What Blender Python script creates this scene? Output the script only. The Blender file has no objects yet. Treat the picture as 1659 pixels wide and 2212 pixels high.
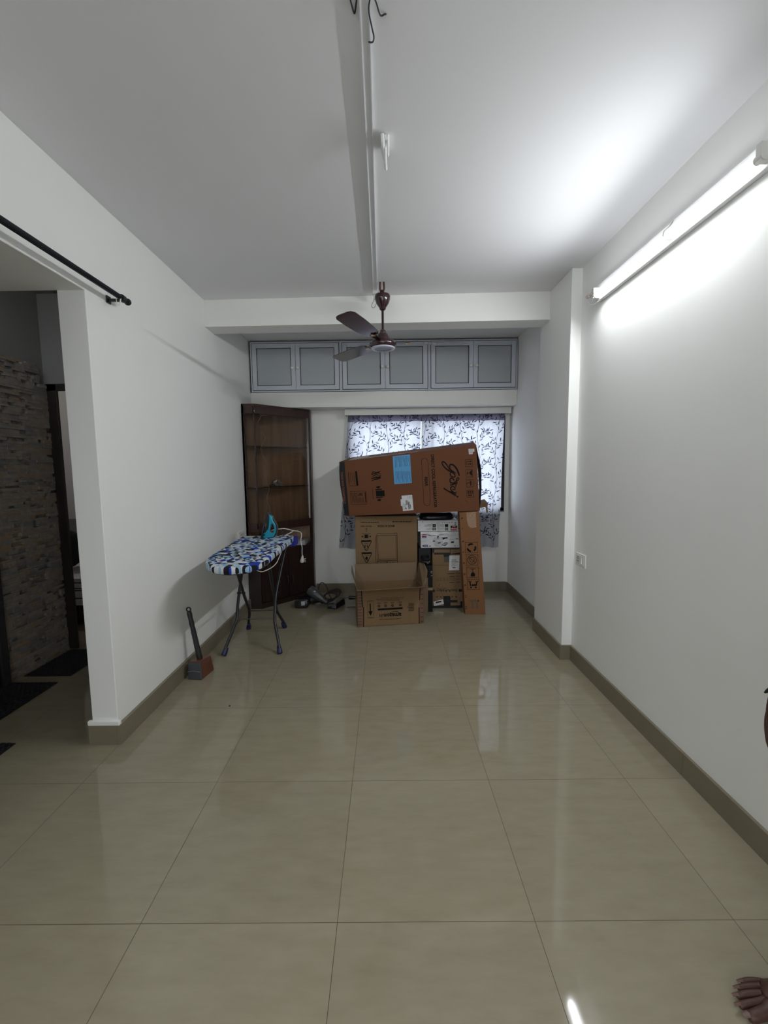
import bpy, bmesh, math, random
import numpy as np
from mathutils import Vector, Matrix
PI = math.pi
sc = bpy.context.scene
COL = sc.collection
rnd = random.Random(7)

# ------------------------------------------------------------------ materials
MATS = {}
def new_mat(name):
    m = bpy.data.materials.new(name); m.use_nodes = True
    nt = m.node_tree; b = nt.nodes.get('Principled BSDF')
    return m, nt, b
def mat(name, col, rough=.5, metal=0., spec=.5, noise=0., nscale=8., bump=0., bscale=60., coat=0.):
    """plain principled with a little procedural tone variation and bump"""
    if name in MATS: return MATS[name]
    m, nt, b = new_mat(name)
    b.inputs['Roughness'].default_value = rough
    b.inputs['Metallic'].default_value = metal
    b.inputs['Specular IOR Level'].default_value = spec
    b.inputs['Coat Weight'].default_value = coat
    b.inputs['Coat Roughness'].default_value = .08
    c = (*col, 1)
    b.inputs['Base Color'].default_value = c
    tc = nt.nodes.new('ShaderNodeTexCoord')
    if noise > 0:
        n = nt.nodes.new('ShaderNodeTexNoise'); n.inputs['Scale'].default_value = nscale; n.inputs['Detail'].default_value = 5
        r = nt.nodes.new('ShaderNodeMapRange')
        r.inputs['To Min'].default_value = 1-noise; r.inputs['To Max'].default_value = 1+noise
        v = nt.nodes.new('ShaderNodeVectorMath'); v.operation = 'SCALE'
        v.inputs[0].default_value = col
        nt.links.new(tc.outputs['Object'], n.inputs['Vector'])
        nt.links.new(n.outputs['Fac'], r.inputs['Value'])
        nt.links.new(r.outputs['Result'], v.inputs['Scale'])
        nt.links.new(v.outputs['Vector'], b.inputs['Base Color'])
    if bump > 0:
        n = nt.nodes.new('ShaderNodeTexNoise'); n.inputs['Scale'].default_value = bscale; n.inputs['Detail'].default_value = 4
        bp = nt.nodes.new('ShaderNodeBump'); bp.inputs['Strength'].default_value = bump; bp.inputs['Distance'].default_value = .01
        nt.links.new(tc.outputs['Object'], n.inputs['Vector'])
        nt.links.new(n.outputs['Fac'], bp.inputs['Height'])
        nt.links.new(bp.outputs['Normal'], b.inputs['Normal'])
    MATS[name] = m
    return m

def emit_mat(name, col, strength):
    m, nt, b = new_mat(name)
    b.inputs['Base Color'].default_value = (.9, .9, .9, 1)
    b.inputs['Emission Color'].default_value = (*col, 1)
    b.inputs['Emission Strength'].default_value = strength
    return m

def glass_mat(name, tint, gloss=.1, rough=.02):
    m, nt, b = new_mat(name)
    nt.nodes.remove(b)
    out = nt.nodes['Material Output']
    t = nt.nodes.new('ShaderNodeBsdfTransparent'); t.inputs['Color'].default_value = (*tint, 1)
    g = nt.nodes.new('ShaderNodeBsdfGlossy'); g.inputs['Roughness'].default_value = rough
    fr = nt.nodes.new('ShaderNodeFresnel'); fr.inputs['IOR'].default_value = 1.45
    mx = nt.nodes.new('ShaderNodeMixShader')
    ad = nt.nodes.new('ShaderNodeMath'); ad.operation = 'ADD'; ad.inputs[1].default_value = gloss
    nt.links.new(fr.outputs[0], ad.inputs[0]); nt.links.new(ad.outputs[0], mx.inputs[0])
    nt.links.new(t.outputs[0], mx.inputs[1]); nt.links.new(g.outputs[0], mx.inputs[2])
    nt.links.new(mx.outputs[0], out.inputs['Surface'])
    return m

def cloth_mat(name, col, trans_col, trans, weave=0.):
    m, nt, b = new_mat(name)
    nt.nodes.remove(b); out = nt.nodes['Material Output']
    d = nt.nodes.new('ShaderNodeBsdfDiffuse'); d.inputs['Color'].default_value = (*col, 1)
    t = nt.nodes.new('ShaderNodeBsdfTranslucent'); t.inputs['Color'].default_value = (*trans_col, 1)
    mx = nt.nodes.new('ShaderNodeMixShader'); mx.inputs[0].default_value = trans
    if weave:
        tc = nt.nodes.new('ShaderNodeTexCoord'); mp = nt.nodes.new('ShaderNodeMapping')
        mp.inputs['Scale'].default_value = (260, 1, 90)
        n = nt.nodes.new('ShaderNodeTexNoise'); n.inputs['Scale'].default_value = 1.; n.inputs['Detail'].default_value = 3
        r = nt.nodes.new('ShaderNodeMapRange'); r.inputs['To Min'].default_value = 1-weave; r.inputs['To Max'].default_value = 1+weave*.4
        v = nt.nodes.new('ShaderNodeVectorMath'); v.operation = 'SCALE'; v.inputs[0].default_value = trans_col
        nt.links.new(tc.outputs['Object'], mp.inputs['Vector']); nt.links.new(mp.outputs[0], n.inputs['Vector'])
        nt.links.new(n.outputs['Fac'], r.inputs['Value']); nt.links.new(r.outputs[0], v.inputs['Scale'])
        nt.links.new(v.outputs[0], t.inputs['Color'])
    nt.links.new(d.outputs[0], mx.inputs[1]); nt.links.new(t.outputs[0], mx.inputs[2])
    nt.links.new(mx.outputs[0], out.inputs['Surface'])
    return m

def wood_mat(name, c1, c2, rough=.35, axis_scale=(14, 14, 1.2), coat=.15):
    m, nt, b = new_mat(name)
    tc = nt.nodes.new('ShaderNodeTexCoord'); mp = nt.nodes.new('ShaderNodeMapping')
    mp.inputs['Scale'].default_value = axis_scale
    n = nt.nodes.new('ShaderNodeTexNoise'); n.inputs['Scale'].default_value = 1.6; n.inputs['Detail'].default_value = 6
    cr = nt.nodes.new('ShaderNodeValToRGB')
    cr.color_ramp.elements[0].position = .3; cr.color_ramp.elements[0].color = (*c1, 1)
    cr.color_ramp.elements[1].position = .72; cr.color_ramp.elements[1].color = (*c2, 1)
    nt.links.new(tc.outputs['Object'], mp.inputs['Vector']); nt.links.new(mp.outputs[0], n.inputs['Vector'])
    nt.links.new(n.outputs['Fac'], cr.inputs['Fac']); nt.links.new(cr.outputs[0], b.inputs['Base Color'])
    b.inputs['Roughness'].default_value = rough; b.inputs['Coat Weight'].default_value = coat
    return m

TX, TY, TS = -1.3635, 3.586, .6          # tile grid origin and size (metres)
def floor_mat():
    m, nt, b = new_mat('polished_beige_tiles')
    N, L = nt.nodes, nt.links
    geo = N.new('ShaderNodeNewGeometry'); sep = N.new('ShaderNodeSeparateXYZ'); L.new(geo.outputs['Position'], sep.inputs[0])
    def M(op, a, bb=None):
        n = N.new('ShaderNodeMath'); n.operation = op
        for i, v in enumerate((a, bb)):
            if v is None: continue
            if isinstance(v, (int, float)): n.inputs[i].default_value = v
            else: L.new(v, n.inputs[i])
        return n.outputs[0]
    gx = M('DIVIDE', M('SUBTRACT', sep.outputs['X'], TX), TS)
    gy = M('DIVIDE', M('SUBTRACT', sep.outputs['Y'], TY), TS)
    def line(g):                       # distance to the nearest joint in metres
        f = M('FRACT', M('ADD', g, 100.5)); return M('MULTIPLY', M('ABSOLUTE', M('SUBTRACT', f, .5)), TS)
    d = M('MINIMUM', line(gx), line(gy))
    joint = M('LESS_THAN', d, .0010)
    ix, iy = M('FLOOR', gx), M('FLOOR', gy)
    wn = N.new('ShaderNodeTexWhiteNoise'); wn.noise_dimensions = '2D'
    cb = N.new('ShaderNodeCombineXYZ'); L.new(ix, cb.inputs[0]); L.new(iy, cb.inputs[1]); L.new(cb.outputs[0], wn.inputs['Vector'])
    mp = N.new('ShaderNodeMapping'); mp.inputs['Scale'].default_value = (2.2, 7, 1); L.new(geo.outputs['Position'], mp.inputs['Vector'])
    n1 = N.new('ShaderNodeTexNoise'); n1.inputs['Scale'].default_value = 3.2; n1.inputs['Detail'].default_value = 7; n1.inputs['Roughness'].default_value = .62
    L.new(mp.outputs[0], n1.inputs['Vector'])
    cr = N.new('ShaderNodeValToRGB')
    cr.color_ramp.elements[0].position = .25; cr.color_ramp.elements[0].color = (.268, .234, .158, 1)
    cr.color_ramp.elements[1].position = .78; cr.color_ramp.elements[1].color = (.325, .287, .202, 1)
    L.new(n1.outputs['Fac'], cr.inputs['Fac'])
    sc_ = N.new('ShaderNodeVectorMath'); sc_.operation = 'SCALE'; L.new(cr.outputs[0], sc_.inputs[0])
    L.new(M('ADD', M('MULTIPLY', wn.outputs['Value'], .05), .975), sc_.inputs['Scale'])
    mx = N.new('ShaderNodeMix'); mx.data_type = 'RGBA'
    L.new(joint, mx.inputs['Factor']); L.new(sc_.outputs[0], mx.inputs[6]); mx.inputs[7].default_value = (.085, .072, .05, 1)
    L.new(mx.outputs[2], b.inputs['Base Color'])
    L.new(M('ADD', M('MULTIPLY', joint, .5), .055), b.inputs['Roughness'])
    b.inputs['Specular IOR Level'].default_value = .45
    n2 = N.new('ShaderNodeTexNoise'); n2.inputs['Scale'].default_value = 2.2; L.new(geo.outputs['Position'], n2.inputs['Vector'])
    bp = N.new('ShaderNodeBump'); bp.inputs['Strength'].default_value = .012; bp.inputs['Distance'].default_value = .02
    L.new(n2.outputs['Fac'], bp.inputs['Height']); L.new(bp.outputs[0], b.inputs['Normal'])
    return m

def mosaic_mat():
    """triangle patchwork cloth of the ironing board"""
    m, nt, b = new_mat('triangle_patchwork_cloth')
    N, L = nt.nodes, nt.links
    geo = N.new('ShaderNodeTexCoord'); mp = N.new('ShaderNodeMapping'); mp.inputs['Scale'].default_value = (30, 20, 30); mp.inputs['Rotation'].default_value = (0, 0, .12)
    L.new(geo.outputs['Object'], mp.inputs['Vector'])
    sep = N.new('ShaderNodeSeparateXYZ'); L.new(mp.outputs[0], sep.inputs[0])
    def M(op, a, bb=None):
        n = N.new('ShaderNodeMath'); n.operation = op
        for i, v in enumerate((a, bb)):
            if v is None: continue
            if isinstance(v, (int, float)): n.inputs[i].default_value = v
            else: L.new(v, n.inputs[i])
        return n.outputs[0]
    x, y = sep.outputs['X'], sep.outputs['Y']
    fx, fy = M('FRACT', M('ADD', x, 50)), M('FRACT', M('ADD', y, 50))
    ix, iy = M('FLOOR', M('ADD', x, 50)), M('FLOOR', M('ADD', y, 50))
    par = M('MODULO', M('ADD', ix, iy), 2)
    ta = M('GREATER_THAN', M('ADD', fx, fy), 1); tb = M('GREATER_THAN', fx, fy)
    tri = M('ADD', M('MULTIPLY', ta, par), M('MULTIPLY', tb, M('SUBTRACT', 1, par)))
    cb = N.new('ShaderNodeCombineXYZ'); L.new(ix, cb.inputs[0]); L.new(iy, cb.inputs[1]); L.new(M('ADD', M('MULTIPLY', tri, 7), par), cb.inputs[2])
    wn = N.new('ShaderNodeTexWhiteNoise'); wn.noise_dimensions = '3D'; L.new(cb.outputs[0], wn.inputs['Vector'])
    cr = N.new('ShaderNodeValToRGB'); cr.color_ramp.interpolation = 'CONSTANT'
    e = cr.color_ramp.elements
    e[0].position = 0; e[0].color = (.62, .64, .66, 1)
    e[1].position = .33; e[1].color = (.30, .47, .60, 1)
    for p, c in ((.55, (.015, .045, .36)), (.72, (.012, .013, .022))):
        q = e.new(p); q.color = (*c, 1)
    L.new(wn.outputs['Value'], cr.inputs['Fac']); L.new(cr.outputs[0], b.inputs['Base Color'])
    b.inputs['Roughness'].default_value = .8; b.inputs['Specular IOR Level'].default_value = .2
    return m

# ------------------------------------------------------------------ mesh helpers
class MB:
    def __init__(s): s.v = []; s.f = []; s.m = []; s.cur = 0
    def add(s, vs, fs, mi=None):
        o = len(s.v); s.v += [tuple(v) for v in vs]
        for f in fs: s.f.append([i+o for i in f]); s.m.append(s.cur if mi is None else mi)
    def hexa(s, p, mi=None):          # 8 points: bottom 4 (ccw from above), top 4
        s.add(p, [(3,2,1,0),(4,5,6,7),(0,1,5,4),(1,2,6,5),(2,3,7,6),(3,0,4,7)], mi)
    def box(s, x0, x1, y0, y1, z0, z1, mi=None):
        s.hexa([(x0,y0,z0),(x1,y0,z0),(x1,y1,z0),(x0,y1,z0),(x0,y0,z1),(x1,y0,z1),(x1,y1,z1),(x0,y1,z1)], mi)
    def prism(s, pts, z0, z1, mi=None):   # footprint polygon (ccw)
        n = len(pts)
        s.add([(x,y,z0) for x,y in pts]+[(x,y,z1) for x,y in pts],
              [tuple(range(n-1,-1,-1)), tuple(range(n,2*n))]+[(i,(i+1)%n,n+(i+1)%n,n+i) for i in range(n)], mi)
    def slab(s, pts, off, mi=None):       # planar 3D polygon thickened by the vector off
        n = len(pts); o = Vector(off); p = [Vector(q) for q in pts]
        s.add(p+[q+o for q in p], [tuple(range(n-1,-1,-1)), tuple(range(n,2*n))]+[(i,(i+1)%n,n+(i+1)%n,n+i) for i in range(n)], mi)
    def quad(s, a, b, c, d, mi=None): s.add([a,b,c,d], [(0,1,2,3)], mi)
    def tube(s, pts, r, n=10, closed=False, mi=None):
        P = [Vector(p) for p in pts]; k = len(P)
        R = r if isinstance(r, (list, tuple)) else [r]*k
        rings = []; up = None
        for i in range(k):
            if closed: t = P[(i+1)%k]-P[i-1]
            else: t = P[min(i+1,k-1)]-P[max(i-1,0)]
            t.normalize()
            if up is None:
                up = Vector((0,0,1)) if abs(t.z) < .9 else Vector((0,1,0))
            a = t.cross(up); a.normalize(); u2 = a.cross(t); up = u2
            rings.append([P[i]+(a*math.cos(2*PI*j/n)+u2*math.sin(2*PI*j/n))*R[i] for j in range(n)])
        vs = [q for rg in rings for q in rg]; fs = []
        for i in range(k if closed else k-1):
            i2 = (i+1) % k
            for j in range(n): fs.append((i*n+j, i*n+(j+1)%n, i2*n+(j+1)%n, i2*n+j))
        if not closed:
            fs.append(tuple(range(n-1,-1,-1))); fs.append(tuple((k-1)*n+j for j in range(n)))
        s.add(vs, fs, mi)
    def lathe(s, prof, c, axis=(0,0,1), n=32, mi=None):     # prof [(r, h)]
        ax = Vector(axis).normalized(); a = ax.orthogonal().normalized(); b = ax.cross(a); c = Vector(c)
        vs = [c+ax*h+(a*math.cos(2*PI*j/n)+b*math.sin(2*PI*j/n))*max(r,1e-5) for r,h in prof for j in range(n)]
        fs = []
        for i in range(len(prof)-1):
            for j in range(n): fs.append((i*n+j, i*n+(j+1)%n, (i+1)*n+(j+1)%n, (i+1)*n+j))
        fs.append(tuple(range(n-1,-1,-1))); fs.append(tuple((len(prof)-1)*n+j for j in range(n)))
        s.add(vs, fs, mi)
    def build(s, name, mats, parent=None, bevel=0., seg=2, smooth=False, keep_normals=False):
        me = bpy.data.meshes.new(name)
        bm = bmesh.new()
        vv = [bm.verts.new(v) for v in s.v]
        for f, mi in zip(s.f, s.m):
            try:
                q = bm.faces.new([vv[i] for i in f]); q.material_index = mi
            except ValueError: pass
        if not keep_normals: bmesh.ops.recalc_face_normals(bm, faces=bm.faces)
        if bevel > 0:
            ed = [e for e in bm.edges if len(e.link_faces) == 2 and e.calc_face_angle(0) > .5]
            bmesh.ops.bevel(bm, geom=ed, offset=bevel, segments=seg, affect='EDGES', profile=.6, clamp_overlap=True)
        # origin at the base centre of the part
        if bm.verts:
            xs = [v.co for v in bm.verts]
            c = Vector(((min(v.x for v in xs)+max(v.x for v in xs))/2, (min(v.y for v in xs)+max(v.y for v in xs))/2, min(v.z for v in xs)))
        else: c = Vector()
        for v in bm.verts: v.co -= c
        if smooth:
            for f in bm.faces: f.smooth = True
        bm.to_mesh(me); bm.free()
        for m in (mats if isinstance(mats, (list, tuple)) else [mats]): me.materials.append(m)
        if smooth:
            try: me.set_sharp_from_angle(angle=.7)
            except Exception: pass
        o = bpy.data.objects.new(name, me); COL.objects.link(o)
        o.location = c
        if parent is not None:
            o.parent = parent; o.location = c - world_loc(parent)
        return o

def world_loc(o):
    v = Vector(o.location)
    while o.parent: o = o.parent; v += Vector(o.location)
    return v
def thing(name, label, cat, loc=(0,0,0), group=None):
    o = bpy.data.objects.new(name, None); COL.objects.link(o)
    o.empty_display_size = .05; o.location = loc
    return tag(o, label, cat, group)
def tag(o, label, cat, group=None):
    o['label'] = label; o['category'] = cat
    if group: o['group'] = group
    return o
def struct(mb, name, mats, parent=None, **k):
    o = mb.build(name, mats, parent, **k)
    if parent is None: o['kind'] = 'structure'
    return o
def clone(o, parent=None, delta=(0,0,0)):
    c = o.copy(); COL.objects.link(c)
    if parent is not None: c.parent = parent
    else: c.location = Vector(o.location)+Vector(delta)
    for ch in list(o.children): clone(ch, c)
    return c
def smooth_path(pts, n=6, closed=False):
    P = [Vector(p) for p in pts]; k = len(P); out = []
    rng = range(k if closed else k-1)
    for i in rng:
        if closed: a,b,c,d = P[i-1],P[i],P[(i+1)%k],P[(i+2)%k]
        else: a,b,c,d = P[max(i-1,0)],P[i],P[i+1],P[min(i+2,k-1)]
        for j in range(n):
            t = j/n
            out.append(.5*((2*b)+(c-a)*t+(2*a-5*b+4*c-d)*t*t+(3*b-a-3*c+d)*t**3))
    if not closed: out.append(P[-1])
    return out

# ---- printed artwork: 2D shapes in sheet coordinates mapped on a carton face
def font_mesh(txt, bold=False, _c={}):
    if (txt, bold) in _c: return _c[(txt, bold)]
    cu = bpy.data.curves.new('lettering', 'FONT'); cu.body = txt; cu.resolution_u = 3
    cu.offset = .030 if bold else .012
    ob = bpy.data.objects.new('lettering', cu); COL.objects.link(ob)
    dg = bpy.context.evaluated_depsgraph_get(); dg.update()
    me = bpy.data.meshes.new_from_object(ob.evaluated_get(dg))
    vs = [(v.co.x, v.co.y) for v in me.vertices]; fs = [tuple(p.vertices) for p in me.polygons]
    bpy.data.objects.remove(ob); bpy.data.curves.remove(cu); bpy.data.meshes.remove(me)
    x0 = min(v[0] for v in vs); x1 = max(v[0] for v in vs)
    _c[(txt, bold)] = ([((x-x0)/(x1-x0), y/.7) for x, y in vs], fs)
    return _c[(txt, bold)]

class Face:
    def __init__(s, c3, art, bulge=None):
        s.c = [Vector(p) for p in c3]; s.bulge = bulge
        A = []; dst = [(0,0),(1,0),(1,1),(0,1)]
        for (x,y),(u,v) in zip(art, dst):
            A.append([x,y,1,0,0,0,-u*x,-u*y]); A.append([0,0,0,x,y,1,-v*x,-v*y])
        bb = [w for d in dst for w in d]
        s.H = np.append(np.linalg.solve(np.array(A,float), np.array(bb,float)), 1).reshape(3,3)
        n = (s.c[1]-s.c[0]).cross(s.c[3]-s.c[0]); n.normalize()
        s.n = n if n.y < 0 else -n
    def uv(s, x, y):
        q = s.H @ np.array([x,y,1.]); return q[0]/q[2], q[1]/q[2]
    def st(s, u, v, off=0.):
        a,b,c,d = s.c
        p = a*(1-u)*(1-v)+b*u*(1-v)+c*u*v+d*(1-u)*v
        if s.bulge: off += s.bulge(u, v)
        return p+s.n*off
    def at(s, x, y, off=.0006): return s.st(*s.uv(x,y), off)
    def grid(s, mb, nu=24, nv=12, mi=0):
        vs = [s.st(i/nu, j/nv) for j in range(nv+1) for i in range(nu+1)]
        mb.add(vs, [(j*(nu+1)+i, j*(nu+1)+i+1, (j+1)*(nu+1)+i+1, (j+1)*(nu+1)+i) for j in range(nv) for i in range(nu)], mi)

class Art:
    def __init__(s, Z=lambda x,y:(x,y)): s.items = []; s.Z = Z; s.mi = 0; s.lay = 0
    def poly(s, pts):
        if len(pts) == 4 and max((Vector(pts[i])-Vector(pts[(i+1)%4])).length for i in range(4)) > 110:
            a, b, c, d = [Vector(p) for p in pts]; N = 10
            g = [a*(1-i/N)*(1-j/N)+b*(i/N)*(1-j/N)+c*(i/N)*(j/N)+d*(1-i/N)*(j/N) for j in range(N+1) for i in range(N+1)]
            s.items.append(([s.Z(*q) for q in g], [(j*(N+1)+i,j*(N+1)+i+1,(j+1)*(N+1)+i+1,(j+1)*(N+1)+i) for j in range(N) for i in range(N)], s.mi, s.lay)); return
        s.items.append(([s.Z(*p) for p in pts], [tuple(range(len(pts)))], s.mi, s.lay))
    def rect(s, x0, y0, x1, y1): s.poly([(x0,y0),(x1,y0),(x1,y1),(x0,y1)])
    def stroke(s, pts, w, closed=False):
        if not isinstance(w,(list,tuple)):
            q = []
            for i in range(len(pts) if closed else len(pts)-1):
                a, b = Vector(pts[i][:2]), Vector(pts[(i+1)%len(pts)][:2]); m = max(1, int((b-a).length/60))
                q += [a.lerp(b,j/m) for j in range(m)]
            if not closed: q.append(Vector(pts[-1][:2]))
            pts = q
        P = [Vector((p[0],p[1])) for p in pts]; k = len(P)
        W = w if isinstance(w,(list,tuple)) else [w]*k
        L, R = [], []
        for i in range(k):
            if closed: a, b = P[i-1], P[(i+1)%k]
            else: a, b = P[max(i-1,0)], P[min(i+1,k-1)]
            t = (b-a)
            if t.length < 1e-9: t = Vector((1,0))
            t.normalize(); n = Vector((-t.y,t.x))
            m = 1.
            if (closed or 0 < i < k-1):
                e = (P[i]-P[i-1])
                if e.length > 1e-9:
                    e.normalize(); m = 1/max(.5, abs(n.dot(Vector((-e.y,e.x)))))
            L.append(P[i]+n*W[i]/2*m); R.append(P[i]-n*W[i]/2*m)
        v = [s.Z(*q) for q in L]+[s.Z(*q) for q in R]
        s.items.append((v, [(i,(i+1)%k,k+(i+1)%k,k+i) for i in range(k if closed else k-1)], s.mi, s.lay))
    def curve(s, pts, w, closed=False, n=6):
        q = smooth_path([(p[0],p[1],0) for p in pts], n, closed)
        if isinstance(w,(list,tuple)):
            k = len(q); w = list(np.interp(np.linspace(0,len(pts)-1,k), range(len(pts)), w))
        s.stroke([(p.x,p.y) for p in q], w, closed)
    def circle(s, cx, cy, r, ry=None, n=20): 
        ry = ry or r; s.poly([(cx+r*math.cos(2*PI*i/n), cy+ry*math.sin(2*PI*i/n)) for i in range(n)])
    def ring(s, cx, cy, r, w, n=24): s.stroke([(cx+r*math.cos(2*PI*i/n), cy+r*math.sin(2*PI*i/n)) for i in range(n)], w, True)
    def text(s, txt, p0, along, up, bold=False):
        vs, fs = font_mesh(txt, bold)
        s.items.append(([s.Z(p0[0]+along[0]*x+up[0]*y, p0[1]+along[1]*x+up[1]*y) for x,y in vs], fs, s.mi, s.lay))
    def smalltext(s, p0, along, h, seed=0, gap=.2):   # a line of print too small to read: word-length dashes
        r = random.Random(seed); t = 0.; a = Vector(along); L = a.length; n = Vector((-a.y,a.x)).normalized()*h
        p0 = Vector(p0)
        while t < .97:
            d = min(r.uniform(.05,.16), 1-t)
            q = p0+a*t; e = p0+a*(t+d*.82)
            s.poly([tuple(q),tuple(e),tuple(e+n),tuple(q+n)]); t += d
    def build(s, name, face, mats, parent, off=.0006):
        mb = MB()
        for v, f, mi, lay in s.items: mb.add([face.at(x,y,off+lay*.0004) for x,y in v], f, mi)
        o = mb.build(name, mats, parent, keep_normals=True)
        return o
def ZR(x0, y0, s): return lambda x, y: (x0+x/s, y0+y/s)

# ------------------------------------------------------------------ shared materials
WALL = mat('off_white_wall_paint', (.86,.86,.835), .62, spec=.3, noise=.018, nscale=2.2, bump=.05, bscale=9)
CEIL = mat('white_ceiling_paint', (.78,.78,.795), .7, spec=.2, noise=.018, nscale=1.4, bump=.06, bscale=3.5)
CREAM = mat('cream_wall_paint', (.84,.835,.80), .6, spec=.3, noise=.015, nscale=3, bump=.04, bscale=9)
SKIRT = mat('olive_beige_skirting_tile', (.205,.178,.125), .22, spec=.45, noise=.06, nscale=7)
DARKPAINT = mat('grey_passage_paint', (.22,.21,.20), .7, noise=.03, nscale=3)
FLOOR = floor_mat()
ALU = mat('powder_coated_aluminium', (.55,.58,.64), .42, metal=.0, noise=.02)
LAM = mat('grey_laminate_panel', (.40,.43,.455), .38, noise=.02, nscale=3)
GASKET = mat('black_rubber_gasket', (.012,.012,.014), .6)
WHITEPL = mat('white_plastic', (.75,.75,.74), .35, noise=.01)
OFFPL = mat('yellowed_white_plastic', (.66,.65,.61), .4, noise=.03)
BLACK = mat('black_plastic', (.012,.012,.013), .38, noise=.05)
DKSTEEL = mat('dark_grey_painted_steel', (.026,.027,.030), .32, metal=.35, noise=.05)
CABLE = mat('black_cable_rubber', (.012,.011,.013), .5)
WHCORD = mat('white_cord', (.72,.72,.70), .5, noise=.03, nscale=200)

# ------------------------------------------------------------------ the room
H = 2.67
b = MB(); b.box(-4.6, 1.6, -2.2, 5.9, -.12, 0); struct(b, 'floor', FLOOR)
b = MB(); b.box(-1.6, 1.6, -2.2, 5.0, H, H+.12); struct(b, 'ceiling', CEIL)

b = MB()          # left wall with the passage opening cut out of it
b.slab([(-1.50,y,z) for y,z in ((-2,0),(-.25,0),(-.25,2.205),(2.07,2.205),(2.07,0),(4.9,0),(4.9,H),(-2,H))], (.13,0,0))
struct(b, 'wall_left', WALL, bevel=.004)
b = MB(); b.box(1.31, 1.46, -2.0, 3.0, 0, H); struct(b, 'wall_right', WALL)
b = MB(); b.box(1.24, 1.46, 2.99, 3.56, 0, H); struct(b, 'wall_right_pillar', WALL, bevel=.004)
b = MB(); b.box(1.345, 1.46, 3.56, 4.9, 0, H); struct(b, 'wall_right_alcove', WALL)
b = MB()          # back wall around the window opening
wx0, wx1, wz0, wz1 = -.40, 1.30, .885, 1.93
b.box(-1.53, wx0, 4.76, 4.92, 0, H); b.box(wx1, 1.46, 4.76, 4.92, 0, H)
b.box(wx0, wx1, 4.76, 4.92, 0, wz0); b.box(wx0, wx1, 4.76, 4.92, wz1, H)
struct(b, 'wall_back', CREAM)
b = MB(); vx0, vx1, vz1 = -.45, .50, 2.15          # rear wall; unseen doorway opening added to let in fill daylight
b.box(-1.6, vx0, -2.15, -2.0, 0, H); b.box(vx1, 1.46, -2.15, -2.0, 0, H); b.box(vx0, vx1, -2.15, -2.0, vz1, H)
struct(b, 'wall_rear', WALL)
b = MB(); b.box(vx0,vx0+.05,-2.1,-2.03,0,vz1); b.box(vx1-.05,vx1,-2.1,-2.03,0,vz1); b.box(vx0+.05,vx1-.05,-2.1,-2.03,vz1-.05,vz1)
struct(b, 'added_fill_opening', mat('fill_opening_aluminium',(.35,.36,.38),.4,metal=.4))
b = MB()          # ceiling beam across the room
b.hexa([(-1.37,3.425,2.468),(1.24,3.36,2.465),(1.24,3.52,2.46),(-1.37,3.60,2.466),(-1.37,3.435,H),(1.24,3.36,H),(1.24,3.52,H),(-1.37,3.60,H)])
struct(b, 'trim_1', CREAM, bevel=.003)
b = MB(); b.box(-1.37, 1.345, 4.50, 4.76, 2.008, 2.16); struct(b, 'trim_2', CREAM, bevel=.004)      # fascia slab under the loft
# skirting
def skirt(name, x0, x1, y0, y1, z1=.10):
    b = MB(); b.box(x0, x1, y0, y1, 0, z1); struct(b, name, SKIRT, bevel=.002)
b = MB(); b.box(-1.37,-1.352,2.057,3.0,0,.105); b.box(-1.37,-1.352,3.002,3.588,0,.105); b.box(-1.37,-1.352,3.59,4.18,0,.105)
b.box(-1.515,-1.37,2.057,2.07,0,.10); b.box(-1.515,-1.50,2.07,3.28,0,.10); b.box(-1.37,-1.352,-2,-.25,0,.105)
struct(b, 'baseboard_left', SKIRT, bevel=.0015)
b = MB(); b.box(1.296,1.31,-2,.6,0,.105); b.box(1.296,1.31,.602,1.8,0,.105); b.box(1.296,1.31,1.802,2.977,0,.105)
struct(b, 'baseboard_right', SKIRT, bevel=.0015)
b = MB(); b.box(1.226,1.31,2.976,2.99,0,.105); b.box(1.226,1.24,2.99,3.56,0,.105)
struct(b, 'baseboard_pillar', SKIRT, bevel=.0015)
b = MB(); b.box(1.331,1.345,3.56,4.745,0,.10); struct(b, 'baseboard_alcove', SKIRT, bevel=.0015)
b = MB(); b.box(-.79,1.331,4.746,4.76,0,.10); struct(b, 'baseboard_back', SKIRT, bevel=.0015)
# chipped plaster ledge over the skirting on the pier end
b = MB(); b.box(-1.517,-1.353,2.055,2.075,.10,.125); struct(b, 'trim_3', CREAM, bevel=.006)

# window: dark frame, sliding panes, outside sill
WFRAME = mat('dark_bronze_window_frame', (.02,.02,.025), .4, metal=.3)
b = MB()
t = .045
b.box(wx0, wx0+t, 4.775, 4.85, wz0, wz1); b.box(wx1-.03, wx1, 4.775, 4.85, wz0, wz1)
b.box(wx0, wx1, 4.775, 4.85, wz0, wz0+t); b.box(wx0, wx1, 4.775, 4.85, wz1-t, wz1)
b.box(.42, .47, 4.79, 4.84, wz0, wz1)
win = struct(b, 'window_1', WFRAME, bevel=.002)
b = MB(); b.box(wx0+t, .43, 4.822, 4.827, wz0+t, wz1-t); b.box(.46, wx1-.03, 4.80, 4.805, wz0+t, wz1-t)
b.build('window_pane', glass_mat('clear_window_glass', (.95,.97,.98), .0), win)
b = MB(); b.box(wx0, wx1, 4.76, 4.775, wz0-.002, wz0+.012); b.build('window_sill', mat('grey_sill_stone', (.3,.3,.3), .4, noise=.1), win)

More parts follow.
